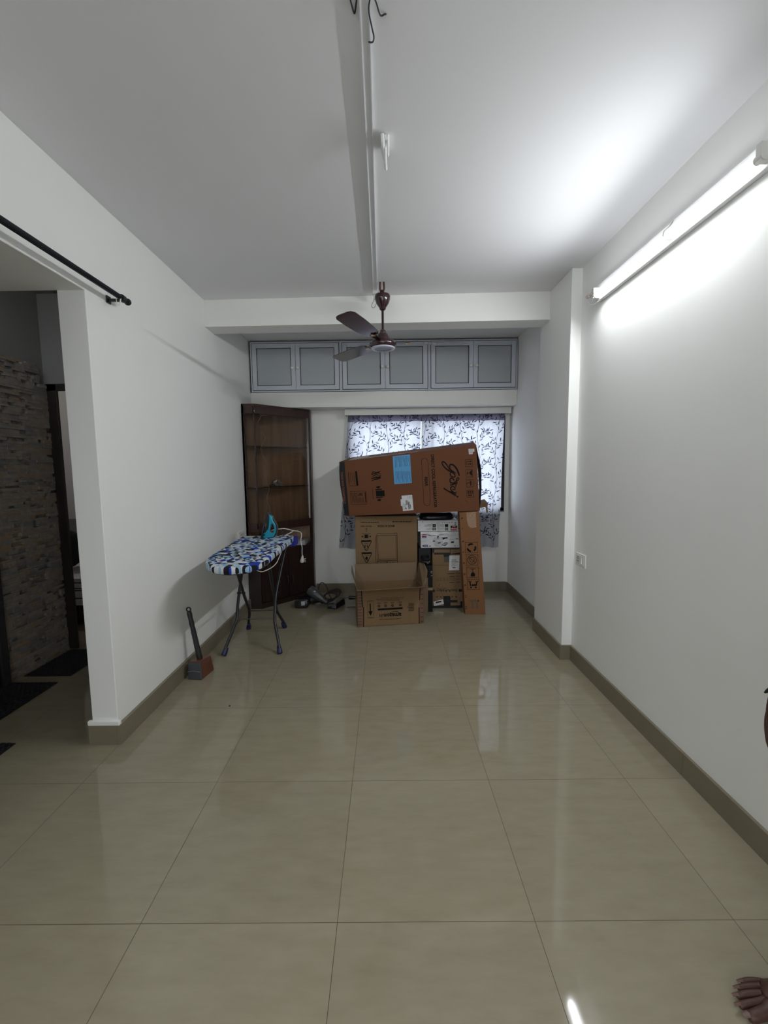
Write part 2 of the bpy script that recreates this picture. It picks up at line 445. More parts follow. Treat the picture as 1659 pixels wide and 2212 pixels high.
# ------------------------------------------------------------------ dark passage on the left
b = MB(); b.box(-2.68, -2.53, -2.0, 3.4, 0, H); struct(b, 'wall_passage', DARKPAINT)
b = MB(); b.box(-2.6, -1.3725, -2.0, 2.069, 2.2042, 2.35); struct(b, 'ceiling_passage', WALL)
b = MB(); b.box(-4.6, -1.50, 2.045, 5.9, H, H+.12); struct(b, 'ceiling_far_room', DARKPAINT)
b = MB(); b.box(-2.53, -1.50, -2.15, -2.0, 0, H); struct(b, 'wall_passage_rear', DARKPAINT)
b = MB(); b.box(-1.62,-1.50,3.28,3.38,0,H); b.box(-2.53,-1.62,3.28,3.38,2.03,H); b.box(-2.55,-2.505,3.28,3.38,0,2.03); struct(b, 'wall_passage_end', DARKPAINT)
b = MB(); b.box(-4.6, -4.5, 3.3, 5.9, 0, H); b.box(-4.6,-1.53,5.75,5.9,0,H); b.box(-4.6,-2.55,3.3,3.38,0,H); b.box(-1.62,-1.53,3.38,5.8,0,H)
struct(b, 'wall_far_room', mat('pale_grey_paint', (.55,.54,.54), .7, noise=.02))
# stone cladding, split-face slips of uneven depth
STONE = [mat(f'split_stone_{i}', c, .85, spec=.2, noise=.25, nscale=30, bump=.5, bscale=60) for i, c in enumerate(((.24,.215,.185),(.27,.24,.20),(.20,.19,.18),(.28,.215,.155)))]
b = MB(); z = 0.
while z < 2.145:
    hh = rnd.uniform(.014,.030); y = 2.715 + rnd.uniform(-.1,0)
    yend = 3.275 if z < 2.0 else 3.20
    while y < yend:
        rec = rnd.random() < .24; w = rnd.uniform(.035,.075) if rec else rnd.uniform(.05,.12); y1 = min(y+w, yend)
        if y1-y > .012:
            d = .024 if rec else .044; ya = max(y, 2.715)
            if y1 > ya+.005: b.box(-2.53, -2.545+d+rnd.uniform(0,.008), ya, y1-.001, z, min(z+hh-.001, 2.15), rnd.choice((0,0,1,1,2,3)))
        y = y1
    z += hh
struct(b, 'wall_stone_cladding', STONE)
DOORW = wood_mat('dark_door_wood', (.006,.005,.005), (.016,.012,.010), .5)
b = MB(); b.box(-2.53, -2.49, 1.75, 2.66, 0, 2.08); d1 = struct(b, 'door_1', DOORW, bevel=.003)
b = MB(); b.box(-2.53,-2.475,2.66,2.712,0,2.14); b.box(-2.53,-2.475,1.68,2.712,2.08,2.14); b.box(-2.53,-2.475,1.68,1.75,0,2.14); b.build('door_frame', mat('charcoal_door_frame',(.03,.03,.032),.5), d1, bevel=.003)
b = MB()
b.box(-2.51,-2.43,3.262,3.282,.0,2.025); b.box(-1.63,-1.56,3.262,3.282,0,2.025); b.box(-2.51,-1.56,3.262,3.282,1.975,2.025)
d2 = struct(b, 'door_2', wood_mat('dark_frame_wood', (.012,.010,.009), (.03,.022,.018), .45), bevel=.003)

# furniture glimpsed through the far doorway
bed = thing('bed', 'low bed with striped white mattress glimpsed through the far dark doorway', 'bed', (-3.5,4.4,0))
b = MB(); b.box(-4.2,-2.72,3.75,5.5,.05,.2); b.build('bed_frame', DOORW, bed, bevel=.01)
b = MB(); b.box(-4.2,-2.70,3.73,5.5,.2,.44)
for zz in (.26,.33,.35,.40): b.box(-4.2,-2.698,3.728,3.735,zz,zz+.008,1)
b.build('mattress', [mat('white_sheet',(.7,.7,.72),.8,noise=.03), CABLE], bed, bevel=.0)
b = MB(); b.box(-4.2,-2.7,5.5,5.56,.05,.78); b.build('headboard', mat('grey_headboard',(.16,.16,.17),.6), bed, bevel=.01)
b = MB(); b.lathe([(.001,-.14),(.1,-.13),(.17,-.07),(.19,0),(.17,.07),(.1,.13),(.001,.14)], (-3.1,4.1,.645), (.2,1,.1), 20)
tag(b.build('pillow', mat('charcoal_fabric',(.03,.03,.035),.9), smooth=True), 'dark pillow lying on the bed beyond the far doorway', 'pillow')

# door mats: woven rubber grids
MATR = mat('black_woven_rubber', (.012,.013,.016), .45, spec=.5, noise=.15, nscale=40)
def door_mat(x0, x1, y0, y1, label, r=.03):
    root = thing('door_mat', label, 'mat', ((x0+x1)/2,(y0+y1)/2,0), 'black mats on the passage floor')
    b = MB(); b.box(x0,x1,y0,y1,0.0005,.006); b.build('mat_base', MATR, root, bevel=.002)
    b = MB(); p = .03; i = 0; y = y0+.01
    while y+.02 < y1:
        x = x0+.01+(i%2)*p/2
        while x+.02 < x1:
            b.add([(x,y,.006),(x+.022,y,.006),(x+.022,y+.016,.006),(x,y+.016,.006),(x+.004,y+.003,.012),(x+.018,y+.003,.012),(x+.018,y+.013,.012),(x+.004,y+.013,.012)],
                  [(4,5,6,7),(0,1,5,4),(1,2,6,5),(2,3,7,6),(3,0,4,7)])
            x += p
        y += .021; i += 1
    b.build('mat_weave', MATR, root)
door_mat(-2.48, -2.17, 2.13, 2.71, 'black woven mat on the passage floor in front of the dark door')
door_mat(-2.47, -2.15, 2.80, 3.24, 'black woven mat at the foot of the stone clad wall')
door_mat(-2.40, -1.90, 1.62, 2.07, 'black woven mat nearest the camera, only its corner showing at left edge')

# ------------------------------------------------------------------ loft cabinets over the window
def loft(x0, x1, label):
    z0, z1 = 2.163, 2.655
    root = thing('loft_cabinet', label, 'cabinet', ((x0+x1)/2,4.5,z0), 'loft cabinets in a row under the ceiling')
    b = MB(); b.box(x0,x1,4.505,4.755,z0,z1); b.build('carcass', GASKET, root)
    b = MB(); w = .012
    b.box(x0,x0+w,4.488,4.51,z0,z1); b.box(x1-w,x1,4.488,4.51,z0,z1); b.box(x0+w,x1-w,4.488,4.51,z0,z0+w); b.box(x0+w,x1-w,4.488,4.51,z1-w,z1)
    b.build('outer_frame', ALU, root)
    mid = (x0+x1)/2
    for s, (a, c) in ((-1,(x0+w+.006, mid-.0015)), (1,(mid+.0015, x1-w-.006))):
        d0, d1 = z0+w+.006, z1-w-.006; f = .043
        b = MB(); b.box(a,a+f,4.482,4.503,d0,d1); b.box(c-f,c,4.482,4.503,d0,d1); b.box(a+f,c-f,4.482,4.503,d0,d0+f); b.box(a+f,c-f,4.482,4.503,d1-f,d1)
        dr = b.build('door', ALU, root, bevel=.0015)
        b = MB(); b.box(a+f+.007,c-f-.007,4.489,4.502,d0+f+.007,d1-f-.007); b.build('panel', LAM, dr)
        kx = (c-f/2-.005) if s < 0 else (a+f/2+.005)
        b = MB(); b.lathe([(.006,0),(.006,.012),(.013,.016),(.016,.024),(.012,.031),(.001,.033)], (kx,4.482,(d0+d1)/2-.015), (0,-1,0), 16)
        b.build('knob', mat('cream_knob',(.72,.70,.64),.3), dr, smooth=True)
loft(-1.352, -.4425, 'grey two-door loft cabinet at left, above the corner display cabinet')
loft(-.4415, .4505, 'grey two-door loft cabinet in the middle, behind the ceiling fan')
loft(.4515, 1.338, 'grey two-door loft cabinet at right, beside the alcove wall')

# pelmet and curtains
b = MB(); b.box(-.426,1.326,4.63,4.648,1.938,2.003); b.box(-.426,-.412,4.648,4.759,1.938,2.003); b.box(1.312,1.326,4.648,4.759,1.938,2.003)
b.build('pelmet', mat('aged_white_laminate',(.70,.70,.66),.5,noise=.06,nscale=6), bevel=.0015)
tag(bpy.data.objects['pelmet'], 'long white wooden pelmet box above the patterned curtains', 'pelmet')
CURT = cloth_mat('pale_curtain_cloth', (.15,.15,.155), (.88,.90,.98), .78, .22)
LEAF = cloth_mat('navy_leaf_print', (.024,.024,.030), (.10,.10,.20), .5)
HEADB = cloth_mat('shaded_heading_band', (.12,.12,.14), (.30,.28,.40), .6, .2)  # heading cloth tinted darker: the shade under the pelmet is in its colour
def curtain(name_label, top, bot, ztop, zbot, seed, ph, nw):
    """top=(xl,xr) at the heading, bot=(xl,xr) at the hem"""
    r = random.Random(seed)
    root = None
    def S(u, v, off=0.):
        xl = top[0]*(1-v)+bot[0]*v; xr = top[1]*(1-v)+bot[1]*v
        x = xl+(xr-xl)*u
        amp = .0075*(1-.1*v)
        y = 4.685+amp*math.sin(2*PI*nw*u+ph)+.004*math.sin(2*PI*(nw*2.3)*u+1.3*ph+v)+.004*math.sin(9*v+5*u)
        z = ztop+(zbot-ztop)*v+.006*math.sin(2*PI*nw*u)*(v**6)
        return (x, y-off, z)
    b = MB(); NU, NV = 150, 60
    vs = [S(i/NU, j/NV) for j in range(NV+1) for i in range(NU+1)]
    hb = 3
    b.add(vs, [(j*(NU+1)+i, j*(NU+1)+i+1, (j+1)*(NU+1)+i+1, (j+1)*(NU+1)+i) for j in range(hb) for i in range(NU)], 2)
    b.f += [(j*(NU+1)+i, j*(NU+1)+i+1, (j+1)*(NU+1)+i+1, (j+1)*(NU+1)+i) for j in range(hb,NV) for i in range(NU)]
    b.m += [0]*((NV-hb)*NU)
    W = (top[1]-top[0]); Hh = ztop-zbot
    def P(x, z, off=.0012): return S(min(max(x/W,0),1), min(max(z/Hh,0),1), off)
    def ribbon(pts, w):
        q = smooth_path([(p[0],p[1],0) for p in pts], 5)
        L, R = [], []
        for i in range(len(q)):
            t = q[min(i+1,len(q)-1)]-q[max(i-1,0)]
            if t.length < 1e-9: continue
            t.normalize(); L.append(P(q[i].x-t.y*w/2, q[i].y+t.x*w/2)); R.append(P(q[i].x+t.y*w/2, q[i].y-t.x*w/2))
        k = len(L); b.add(L+R, [(i,i+1,k+i+1,k+i) for i in range(k-1)], 1)
        return q
    def leaf(x, z, a, l, w):
        if not (0.004 < x < W-.004 and .012 < z < Hh-.006): return
        c, s_ = math.cos(a), math.sin(a)
        pts = []
        for k in range(7):
            t = k/6; pts.append((t*l, w/2*math.sin(PI*t)**.8*(1.15-.3*t)))
        pl = pts+[(p[0],-p[1]) for p in reversed(pts[1:-1])]
        b.add([P(x+p[0]*c-p[1]*s_, z+p[0]*s_+p[1]*c, .0016) for p in pl], [tuple(range(len(pl)))], 1)
    px = .035
    k = 0
    while px < W+.10:
        sgn = 1 if k % 2 else -1
        wob_ = lambda z: px+.018*math.sin((Hh-z)/.10+k*1.7)
        ribbon([(wob_(Hh-i*.05), Hh-i*.05) for i in range(int(Hh/.05)+1)], .0034)
        z = Hh-.01-r.uniform(0,.06)
        while z > .02:
            x0 = wob_(z); L_ = r.uniform(.135,.165)
            pts = [(x0,z),(x0+sgn*L_*.16,z-L_*.45),(x0+sgn*L_*.44,z-L_*.80),(x0+sgn*L_*.80,z-L_*.98)]
            q = ribbon(pts, .0020)
            sd = 1
            for n_, i in enumerate(range(3, len(q)-1, 2)):
                t = q[i+1]-q[i-1]; a = math.atan2(t.y, t.x)
                aa = a+sd*r.uniform(.5,.95)
                leaf(q[i].x+math.cos(aa)*.006, q[i].y+math.sin(aa)*.006, aa, r.uniform(.034,.046), r.uniform(.0085,.0115))
                if r.random() < .35:
                    aa = a-sd*r.uniform(.5,.95); leaf(q[i].x+math.cos(aa)*.006, q[i].y+math.sin(aa)*.006, aa, r.uniform(.030,.040), r.uniform(.0085,.0105))
                sd = -sd
            t = q[-1]-q[-3]; leaf(q[-1].x, q[-1].y, math.atan2(t.y,t.x), .044, .0105)
            sgn = -sgn; z -= r.uniform(.070,.085)
        px += .195; k += 1
    o = b.build('curtain', [CURT, LEAF, HEADB], None, smooth=True, keep_normals=True)
    tag(o, name_label, 'curtain', 'leaf print curtains at the window')
    return o
curtain('left white curtain with dark leaf vines, behind the big fridge carton', (-.395,.383), (-.525,.352), 1.945, .51, 3, .4, 4)
curtain('right white curtain with dark leaf vines, hanging beside the alcove wall', (.3865,1.272), (.372,1.222), 1.945, .505, 11, 2., 5)

# ------------------------------------------------------------------ corner display cabinet
WD = wood_mat('dark_red_brown_wood', (.022,.010,.008), (.05,.022,.016), .32)
WDI = wood_mat('mid_brown_veneer', (.21,.125,.072), (.33,.205,.125), .38)
WDD = wood_mat('very_dark_brown_wood', (.016,.008,.0065), (.030,.014,.011), .35)
CG = glass_mat('cabinet_glass', (.93,.91,.88), -.015)
SG = glass_mat('shelf_glass', (.55,.62,.60), .08)
CHROME = mat('brushed_chrome', (.55,.53,.50), .3, metal=1.)
cab = thing('corner_cabinet', 'dark brown corner display cabinet with glass front and two lower doors', 'cabinet', (-1.1,4.5,0))
A_, B_, C_, D_, E_ = (-1.366,4.18), (-1.245,4.18), (-.80,4.67), (-.80,4.755), (-1.366,4.755)
foot = [A_, B_, C_, D_, E_]
def inset(pts, d):
    n = len(pts); out = []
    for i in range(n):
        p0, p1, p2 = Vector(pts[i-1]), Vector(pts[i]), Vector(pts[(i+1)%n])
        a = (p1-p0).normalized(); c = (p2-p1).normalized()
        na, nc = Vector((-a.y,a.x)), Vector((-c.y,c.x))
        m = (na+nc); m = m/m.dot(na); q = p1+m*d; out.append((q.x,q.y))
    return out
def wallpanel(b, p, q, z0, z1, t, mi=None):       # vertical board between two footprint points, thickened inwards
    p, q = Vector(p), Vector(q); n = (q-p).normalized(); n = Vector((-n.y,n.x))*t
    b.prism([tuple(p),tuple(q),tuple(q+n),tuple(p+n)], z0, z1, mi)
b = MB()
wallpanel(b, D_, E_, 0, 2.0, .016); wallpanel(b, E_, A_, 0, 2.0, .016)
b.build('back_panel', WDI, cab)
b = MB(); b.prism(foot, 1.985, 2.004); b.build('top_board', WD, cab)
b = MB(); b.prism(inset(foot,.004), 0, .055); b.build('plinth', WDD, cab)
for i_, z0_, z1_ in ((.018,.055,.075),(.006,.56,.58),(.006,.775,.80)):
    b = MB(); b.prism(inset(foot,i_), z0_, z1_); b.build('fixed_shelf', WD, cab)
for p, q, z0_, t_ in ((A_,(A_[0]+.02,A_[1]),0,.02),((B_[0]-.012,B_[1]),B_,.055,.02),((C_[0]-.018,C_[1]-.02),C_,.055,.02),(C_,D_,.055,.016)):
    b = MB(); wallpanel(b, p, q, z0_, 1.985, t_); b.build('corner_post', WD, cab)
for p, q in ((B_,C_),(A_,B_)):
    b = MB(); wallpanel(b, p, q, 1.915, 1.985, .022); b.build('top_rail', WD, cab, bevel=.002)
    b = MB(); wallpanel(b, p, q, .80, .855, .023); b.build('middle_rail', WD, cab, bevel=.002)
d = (Vector(C_)-Vector(B_)); dn = Vector((-d.y,d.x)).normalized()
def onD(t, off=0): q = Vector(B_)+d*t+dn*off; return (q.x,q.y)
b = MB(); wallpanel(b, onD(.02,.012), onD(.955,.012), .852, 1.918, .004)
gl = b.build('glass_door', CG, cab)
# etched wavy lines on the glass
ART_G = Face([(*onD(.02,.0112),1.918),(*onD(.955,.0112),1.918),(*onD(.955,.0112),.852),(*onD(.02,.0112),.852)], [(0,0),(62,0),(62,107),(0,107)])
a = Art()
wob = [6,3,5,8.5,10,7,5,6.5,9.5,11,9,7.5,9,11.5,12.5,10.5,9.5,11.5,13,12,10]
a.curve([(14,1),(8,1.5)]+[(w,4+i*5) for i,w in enumerate(wob)], .38)
a.curve([(55,1.5),(58,3)]+[(62-(w*.55),6+i*5) for i,w in enumerate(wob[:9])], .34)
a.build('etched_line', ART_G, [mat('etched_glass',(.13,.098,.072),.6)], gl)
b = MB(); wallpanel(b, onD(.955,.0), onD(.972,.0), .855, 1.915, .012); b.build('door_edge_strip', CHROME, gl)
b = MB(); wallpanel(b, (A_[0]+.02,A_[1]+.006), (B_[0]-.012,B_[1]+.006), .852, 1.918, .004); b.build('side_glass', CG, cab)
for z in (1.203, 1.607):
    b = MB(); b.prism([(-1.34,4.215),(-1.255,4.215),(-.845,4.675),(-.845,4.735),(-1.34,4.735)], z, z+.006); b.build('glass_shelf', SG, cab)
# lower doors on the diagonal face and the narrow fixed panel
b = MB(); wallpanel(b, (A_[0]+.002,A_[1]-.002), (B_[0]-.002,B_[1]-.002), .03, .575, .018); b.build('side_panel', WDD, cab, bevel=.001)
for s, (t0, t1) in enumerate(((.012,.497),(.503,.975))):
    b = MB(); wallpanel(b, onD(t0,-.004), onD(t1,-.004), .062, .568, .018); dr = b.build('lower_door', WDD, cab, bevel=.0015)
    t = .455 if s == 0 else .545
    b = MB(); p = [(*onD(t,-.004),.285),(*onD(t,-.024),.275),(*onD(t,-.028),.24),(*onD(t,-.024),.205),(*onD(t,-.004),.195)]
    b.tube(smooth_path(p,5), .004, 8); b.build('handle', mat('tarnished_handle_metal',(.10,.085,.07),.35,metal=.8), dr, smooth=True)
# things kept in the cabinet
b = MB(); r = random.Random(5)
pts = []
for j in range(7):
    for i in range(12):
        a_ = 2*PI*i/12; t = j/6; rr = (.075*(1-t)**.8+.004)*r.uniform(.6,1.25)
        pts.append((-1.135+math.cos(a_)*rr*1.1, 4.50+math.sin(a_)*rr*.7, 1.2095+t*.075*r.uniform(.85,1.1) if j else 1.2095))
b.add(pts, [(j*12+i,j*12+(i+1)%12,(j+1)*12+(i+1)%12,(j+1)*12+i) for j in range(6) for i in range(12)])
tag(b.build('plastic_packet', mat('crumpled_clear_plastic',(.22,.21,.19),.2,spec=.7)), 'crumpled clear plastic packet on the lower glass shelf of the corner cabinet', 'packet')
b = MB()
for i in range(5):
    dx = rnd.uniform(-.01,.012); b.box(-1.02+dx,-.865+dx,4.53+i*.003,4.70,.5805+i*.006,.5855+i*.006)
b.hexa([(-1.0,4.53,.611),(-.87,4.54,.612),(-.86,4.69,.612),(-1.0,4.69,.612),(-1.0,4.53,.613),(-.865,4.54,.630),(-.855,4.69,.628),(-1.0,4.69,.613)])
tag(b.build('newspaper_pile', mat('newsprint',(.36,.36,.35),.8,noise=.35,nscale=60)), 'small pile of old newspapers in the open niche of the corner cabinet', 'newspaper')

# ------------------------------------------------------------------ cartons
INK = mat('black_printing_ink', (.009,.008,.008), .7, spec=.12)
INKS = mat('soft_brown_black_ink', (.032,.023,.016), .75, spec=.12)
KRAFT_R = mat('red_brown_cardboard', (.150,.060,.027), .75, spec=.2, noise=.06, nscale=3, bump=.05, bscale=14)
KRAFT_B = mat('plain_brown_cardboard', (.215,.137,.071), .75, spec=.2, noise=.06, nscale=3, bump=.04, bscale=14)
KRAFT_O = mat('orange_brown_cardboard', (.225,.105,.044), .72, spec=.25, noise=.06, nscale=3, bump=.05, bscale=14)
KRAFT_I = mat('inner_cardboard', (.205,.145,.088), .8, spec=.15, noise=.05, nscale=4)
TAPE_K = mat('black_tape', (.008,.0085,.011), .32, spec=.35, noise=.1, bump=.3, bscale=40)
LABELW = mat('white_paper_label', (.66,.67,.67), .6)
def bx6(F):      # F: front TL,TR,BR,BL then back TL,TR,BR,BL -> hexahedron order
    TL,TR,BR,BL,tl,tr,br,bl = F; return [BL,BR,br,bl,TL,TR,tr,tl]

# -- refrigerator carton lying on its side on top of the stack
fr = thing('refrigerator_carton', 'big red-brown refrigerator carton lying sideways on top of the stack', 'carton', (.2,4.2,.92))
TL,TR,BR,BL = (-.443,4.16,1.443),(.818,3.95,1.578),(.857,3.95,.981),(-.401,4.16,.922)
def bulge(u, v):
    return .006*math.sin(PI*min(max(v,0),1))*math.sin(PI*min(max(u,0),1))+.007*max(0,1-abs(v-.30)/.3)
FF = Face([TL,TR,BR,BL], [(733,998),(1028.5,961),(1036.5,1103),(745,1115.5)], bulge)
tl,tr,br,bl = (-.36,4.60,1.497),(.885,4.41,1.632),(.93,4.41,.985),(-.33,4.60,.924)
b = MB(); FF.grid(b, 30, 14)
b.quad(tl,tr,br,bl)
b.quad(BL,BR,br,bl)
m1, m2 = (.862,3.96,1.40), (.868,3.95,1.22)
n1, n2 = (.935,4.41,1.42), (.945,4.41,1.22)
b.quad(TL,TR,tr,tl); b.quad(TR,BR,br,tr); b.quad(TL,BL,bl,tl)
b.build('carton', [KRAFT_R], fr, keep_normals=False)
b = MB()   # bulged right end, folded flaps
b.add([TR,BR,br,tr,(.868,3.96,1.36),(.93,4.41,1.36),(.873,3.96,1.17),(.945,4.41,1.17)], [(0,4,5,3),(4,6,7,5),(6,1,2,7)])
b.build('end_flap', KRAFT_R, fr)
b = MB(); b.slab([(.87,4.28,1.0),(1.005,4.30,1.026),(1.008,4.30,.985),(.87,4.28,.965)], (0,.004,0)); b.slab([(.87,4.28,1.0),(1.005,4.30,1.026),(1.0,4.40,1.05),(.88,4.40,1.02)], (0,0,.004)); b.slab([(.985,4.301,1.0),(1.008,4.30,1.0),(1.014,4.30,.925),(1.0,4.30,.925)], (0,.004,0))
b.build('torn_flap', KRAFT_B, fr)
b = MB(); b.slab([(-.36,4.22,1.458),(.30,4.11,1.528),(.34,4.38,1.553),(-.31,4.50,1.492)], (0,0,.003)); b.build('top_flap', mat('daylit_pale_cardboard',(.42,.36,.32),.7,noise=.1), fr)  # flap colour made pale to carry the daylight coming through the curtain
A = ZR(720,960,9.217); Bz = ZR(890,950,9.217)
a = Art(A)
for k in range(10):
    l_ = [(120,352),(122,400),(122,460),(122,520),(128,620),(135,720),(145,820),(165,960),(188,1090),(205,1240),(225,1405)]; r_ = [(212+96*i/10,352+1080*i/10) for i in range(11)]
    a.poly([l_[k],r_[k],r_[k+1],l_[k+1]])
a.build('black_end_tape', FF, [TAPE_K], fr, .0009)
a = Art(A); a.text('THINGS MADE THOUGHTFULLY', (150,550), (58,640), (36,-3), True)
a.build('slogan_print', FF, [mat('rust_printing_ink',(.20,.07,.03),.7)], fr, .0016)
a = Art(A)
# care panels and handling pictograms, left half
a.poly([(405,540),(438,538),(468,826),(432,828)])
for i, x in enumerate((290,318,350,385)): a.smalltext((x,560+i*4), (22,240-(i%3)*40), 6, i); 
a.stroke([(282,552),(300,832),(440,826)], 5)
a.stroke([(330,940),(590,936),(604,950),(630,1180),(618,1196),(352,1203),(338,1190),(318,960)], 5, True)
for i, x in enumerate((350,372,394,414,436)): a.smalltext((x,968), (20,225-(i%2)*40), 7, 10+i)
for i, x in enumerate((462,486,510,534,556)): a.smalltext((x,1065), (12,110), 7, 20+i)
a.poly([(582,960),(597,960),(612,1165),(597,1166)])
a.stroke([(470,975),(545,1030)], 7); a.stroke([(545,970),(470,1022)], 7); a.stroke([(490,980),(530,985),(536,1020),(498,1022)], 6, True); a.circle(470,1016,10)
a.stroke([(715,600),(870,545)], 13); a.stroke([(715,560),(860,640)], 13); a.stroke([(735,548),(880,600),(860,680),(700,600)], 11, True); a.stroke([(730,650),(800,580),(860,560)], 12)
a.curve([(700,690),(740,678),(790,670),(880,660)], [14,20,26,30]); a.curve([(705,735),(750,712),(800,700),(870,680)], [12,18,24,20])
a.poly([(785,932),(945,922),(957,1040),(795,1046)])
a.stroke([(776,912),(900,900)], 20); a.stroke([(790,1068),(914,1060)], 18)
a.poly([(790,868),(832,888),(874,860),(860,842),(800,848)]); a.rect(812,838,862,866)
a.poly([(810,1112),(852,1086),(890,1104),(880,1120),(820,1126)]); a.rect(822,1110,880,1134)
a.smalltext((728,880), (18,230), 8, 31)
# right half
a.Z = Bz
a.stroke([(104,440),(112,405),(140,382),(168,378),(205,390),(228,420),(240,470),(262,800),(283,1240),(278,1275),(255,1312),(222,1322),(188,1312),(160,1285),(150,1240),(128,800)], 7, True)
a.text('REAR', (167,752), (12,182), (60,-3), True)
a.text('DIRECT COOL REFRIGERATOR', (296,308), (66,1050), (62,-3), True)
# manufacturer's script lettering, drawn stroke by stroke
a.curve([(690,605),(640,520),(585,460),(545,448),(530,475),(560,530),(620,590),(690,630),(760,645),(805,660),(812,690)], [16,22,26,26,26,26,28,30,26,20,12])
a.curve([(700,560),(692,525),(712,500),(755,505),(810,545),(855,610),(885,680),(895,722)], [26,28,30,32,34,34,36,20])
a.curve([(690,565),(720,610),(770,640)], [24,26,18])
a.curve([(720,650),(700,690),(720,730),(770,750),(805,738),(800,700),(760,668)], 22, True)
a.curve([(790,815),(740,770),(700,790),(705,850),(760,872),(805,850),(880,800),(888,770),(862,762),(835,800),(840,850),(860,880)], [22,24,24,26,26,24,20,18,18,20,22,14])
a.curve([(700,905),(760,900),(820,872),(830,890),(815,950)], [26,26,24,22,12])
a.curve([(745,990),(800,1000),(800,960),(750,935),(712,960),(722,1010),(780,1055),(826,1062),(826,1035)], [18,18,20,22,24,24,22,18,10])
a.curve([(562,970),(600,995),(680,1040),(760,1085),(828,1125)], [30,28,26,24,20]); a.curve([(700,1030),(760,1060),(830,1100)], [10,20,14])
a.circle(858,1138,22,16)
def sq(x0,y0,x1,y1,w=7): a.stroke([(x0,y0),(x1,y0-9),(x1+9,y1-9),(x0+9,y1)], w, True)
sq(1026,402,1180,545); sq(1038,604,1188,748); sq(1048,806,1200,948); sq(1056,1012,1208,1152)
a.rect(1048,425,1060,505); a.stroke([(1075,442),(1150,436)],13); a.stroke([(1078,492),(1152,486)],13); a.poly([(1140,420),(1172,434),(1142,452)]); a.poly([(1142,470),(1175,484),(1144,503)])
a.rect(1066,640,1078,700); a.stroke([(1075,668),(1140,664)],12); a.poly([(1130,640),(1172,605),(1182,606),(1180,668),(1186,720),(1178,722),(1134,690)])
a.stroke([(1072,868),(1140,866)],11); a.poly([(1124,812),(1150,826),(1162,866),(1158,905),(1136,925),(1144,866)]); a.stroke([(1165,830),(1180,870),(1172,910)],7); a.curve([(1072,868),(1064,880),(1074,892)],8)
for yy in (1022,1050):
    for xx in (1080,1122,1168): a.rect(xx,yy,xx+28,yy+22)
a.text('3', (1098,1086), (2,40), (70,-4), True); a.curve([(1040,1190),(1030,1200),(1038,1230),(1060,1215),(1080,1235),(1085,1265)],4)
a.build('carton_print', FF, [INK], fr, .0010)
a = Art(A); a.poly([(1100,247),(1440,212),(1478,780),(1136,800)]); lb = a.build('blue_label', FF, [mat('blue_paper_label',(.09,.33,.60),.55)], fr, .0014); lb['label'] = 'blue printed sheet pasted on the carton'
a = Art(A)
for i in range(12):
    x = 1150+i*25; n = .45 if i % 4 == 2 else .9
    a.smalltext((x,262-i*2), (14,230*n), 8, 40+i); a.smalltext((x+18,545), (10,210*(1.05-.3*(i%3==1))), 8, 60+i)
a.build('label_print', FF, [mat('navy_ink',(.02,.06,.16),.6)], lb, .0019)
a = Art(A); a.poly([(1275,1030),(1482,1012),(1512,1312),(1303,1333)]); a.poly([(1256,1102),(1282,1098),(1292,1232),(1264,1236)])
lb = a.build('white_label', FF, [LABELW], fr, .0014); lb['label'] = 'white shipping label'
a = Art(A)
for i, (x,y,l) in enumerate(((1368,1120,95),(1388,1120,90),(1415,1150,150),(1432,1150,150),(1452,1200,85))): a.smalltext((x,y), (8,l), 13, 80+i, .1)
for i in range(4): a.smalltext((1400+i*22,1030), (6,60), 5, 90+i)
for i in range(3): a.smalltext((1315+i*22,1180+i*8), (8,120), 5, 95+i)
a.rect(1352,1268,1372,1290)
a.build('label_print', FF, [INK], lb, .0019)
a = Art(Bz); a.poly([(1104,188),(1234,180),(1234,238),(1200,246),(1196,288),(1112,292)]); lb = a.build('white_sticker', FF, [LABELW], fr, .0014)
a = Art(Bz)
for i in range(6): a.smalltext((1118,200+i*14), (95-(i>3)*20,-4), 5, 100+i)
a.build('label_print', FF, [INKS], lb, .0019)

# -- washing machine carton standing behind the open box
wm = thing('washing_machine_carton', 'brown carton printed with a washing machine outline, under the refrigerator carton', 'carton', (0,4.4,0))
FW = Face([(-.306,4.19,.915),(.299,4.18,.915),(.299,4.18,0),(-.306,4.19,0)], [(766.7,1115.6),(901.1,1114.2),(902.,1312.4),(770.4,1313.1)])
b = MB(); b.hexa(bx6([(-.306,4.19,.915),(.299,4.18,.915),(.299,4.18,0),(-.306,4.19,0),(-.30,4.60,.915),(.303,4.60,.915),(.303,4.60,0),(-.30,4.60,0)])); b.build('carton', KRAFT_B, wm, bevel=.004)
C = ZR(750,1110,9.217); a = Art(C)
a.stroke([(262,128),(268,172),(282,178)], 6); a.smalltext((282,160), (355,0), 16, 1); a.stroke([(1276,108),(1280,155),(1270,160)],6); a.smalltext((900,148), (372,0), 16, 2)
a.text('MADE IN INDIA', (942,224), (-340,2), (0,38), True); a.text('TRUCK HERE', (497,232), (-230,2), (0,26), True)
a.stroke([(400,288),(362,292)],7); a.stroke([(385,296),(388,330),(370,362)],8); a.stroke([(362,310),(398,306)],5)
a.smalltext((290,388), (180,2), 8, 3)
a.poly([(345,412),(412,412),(412,486),(347,486)]); a.stroke([(330,415),(332,488)],6); a.stroke([(428,415),(429,488)],6); a.poly([(286,452),(302,430),(318,452),(302,476)]); a.poly([(442,450),(458,428),(475,450),(458,474)])
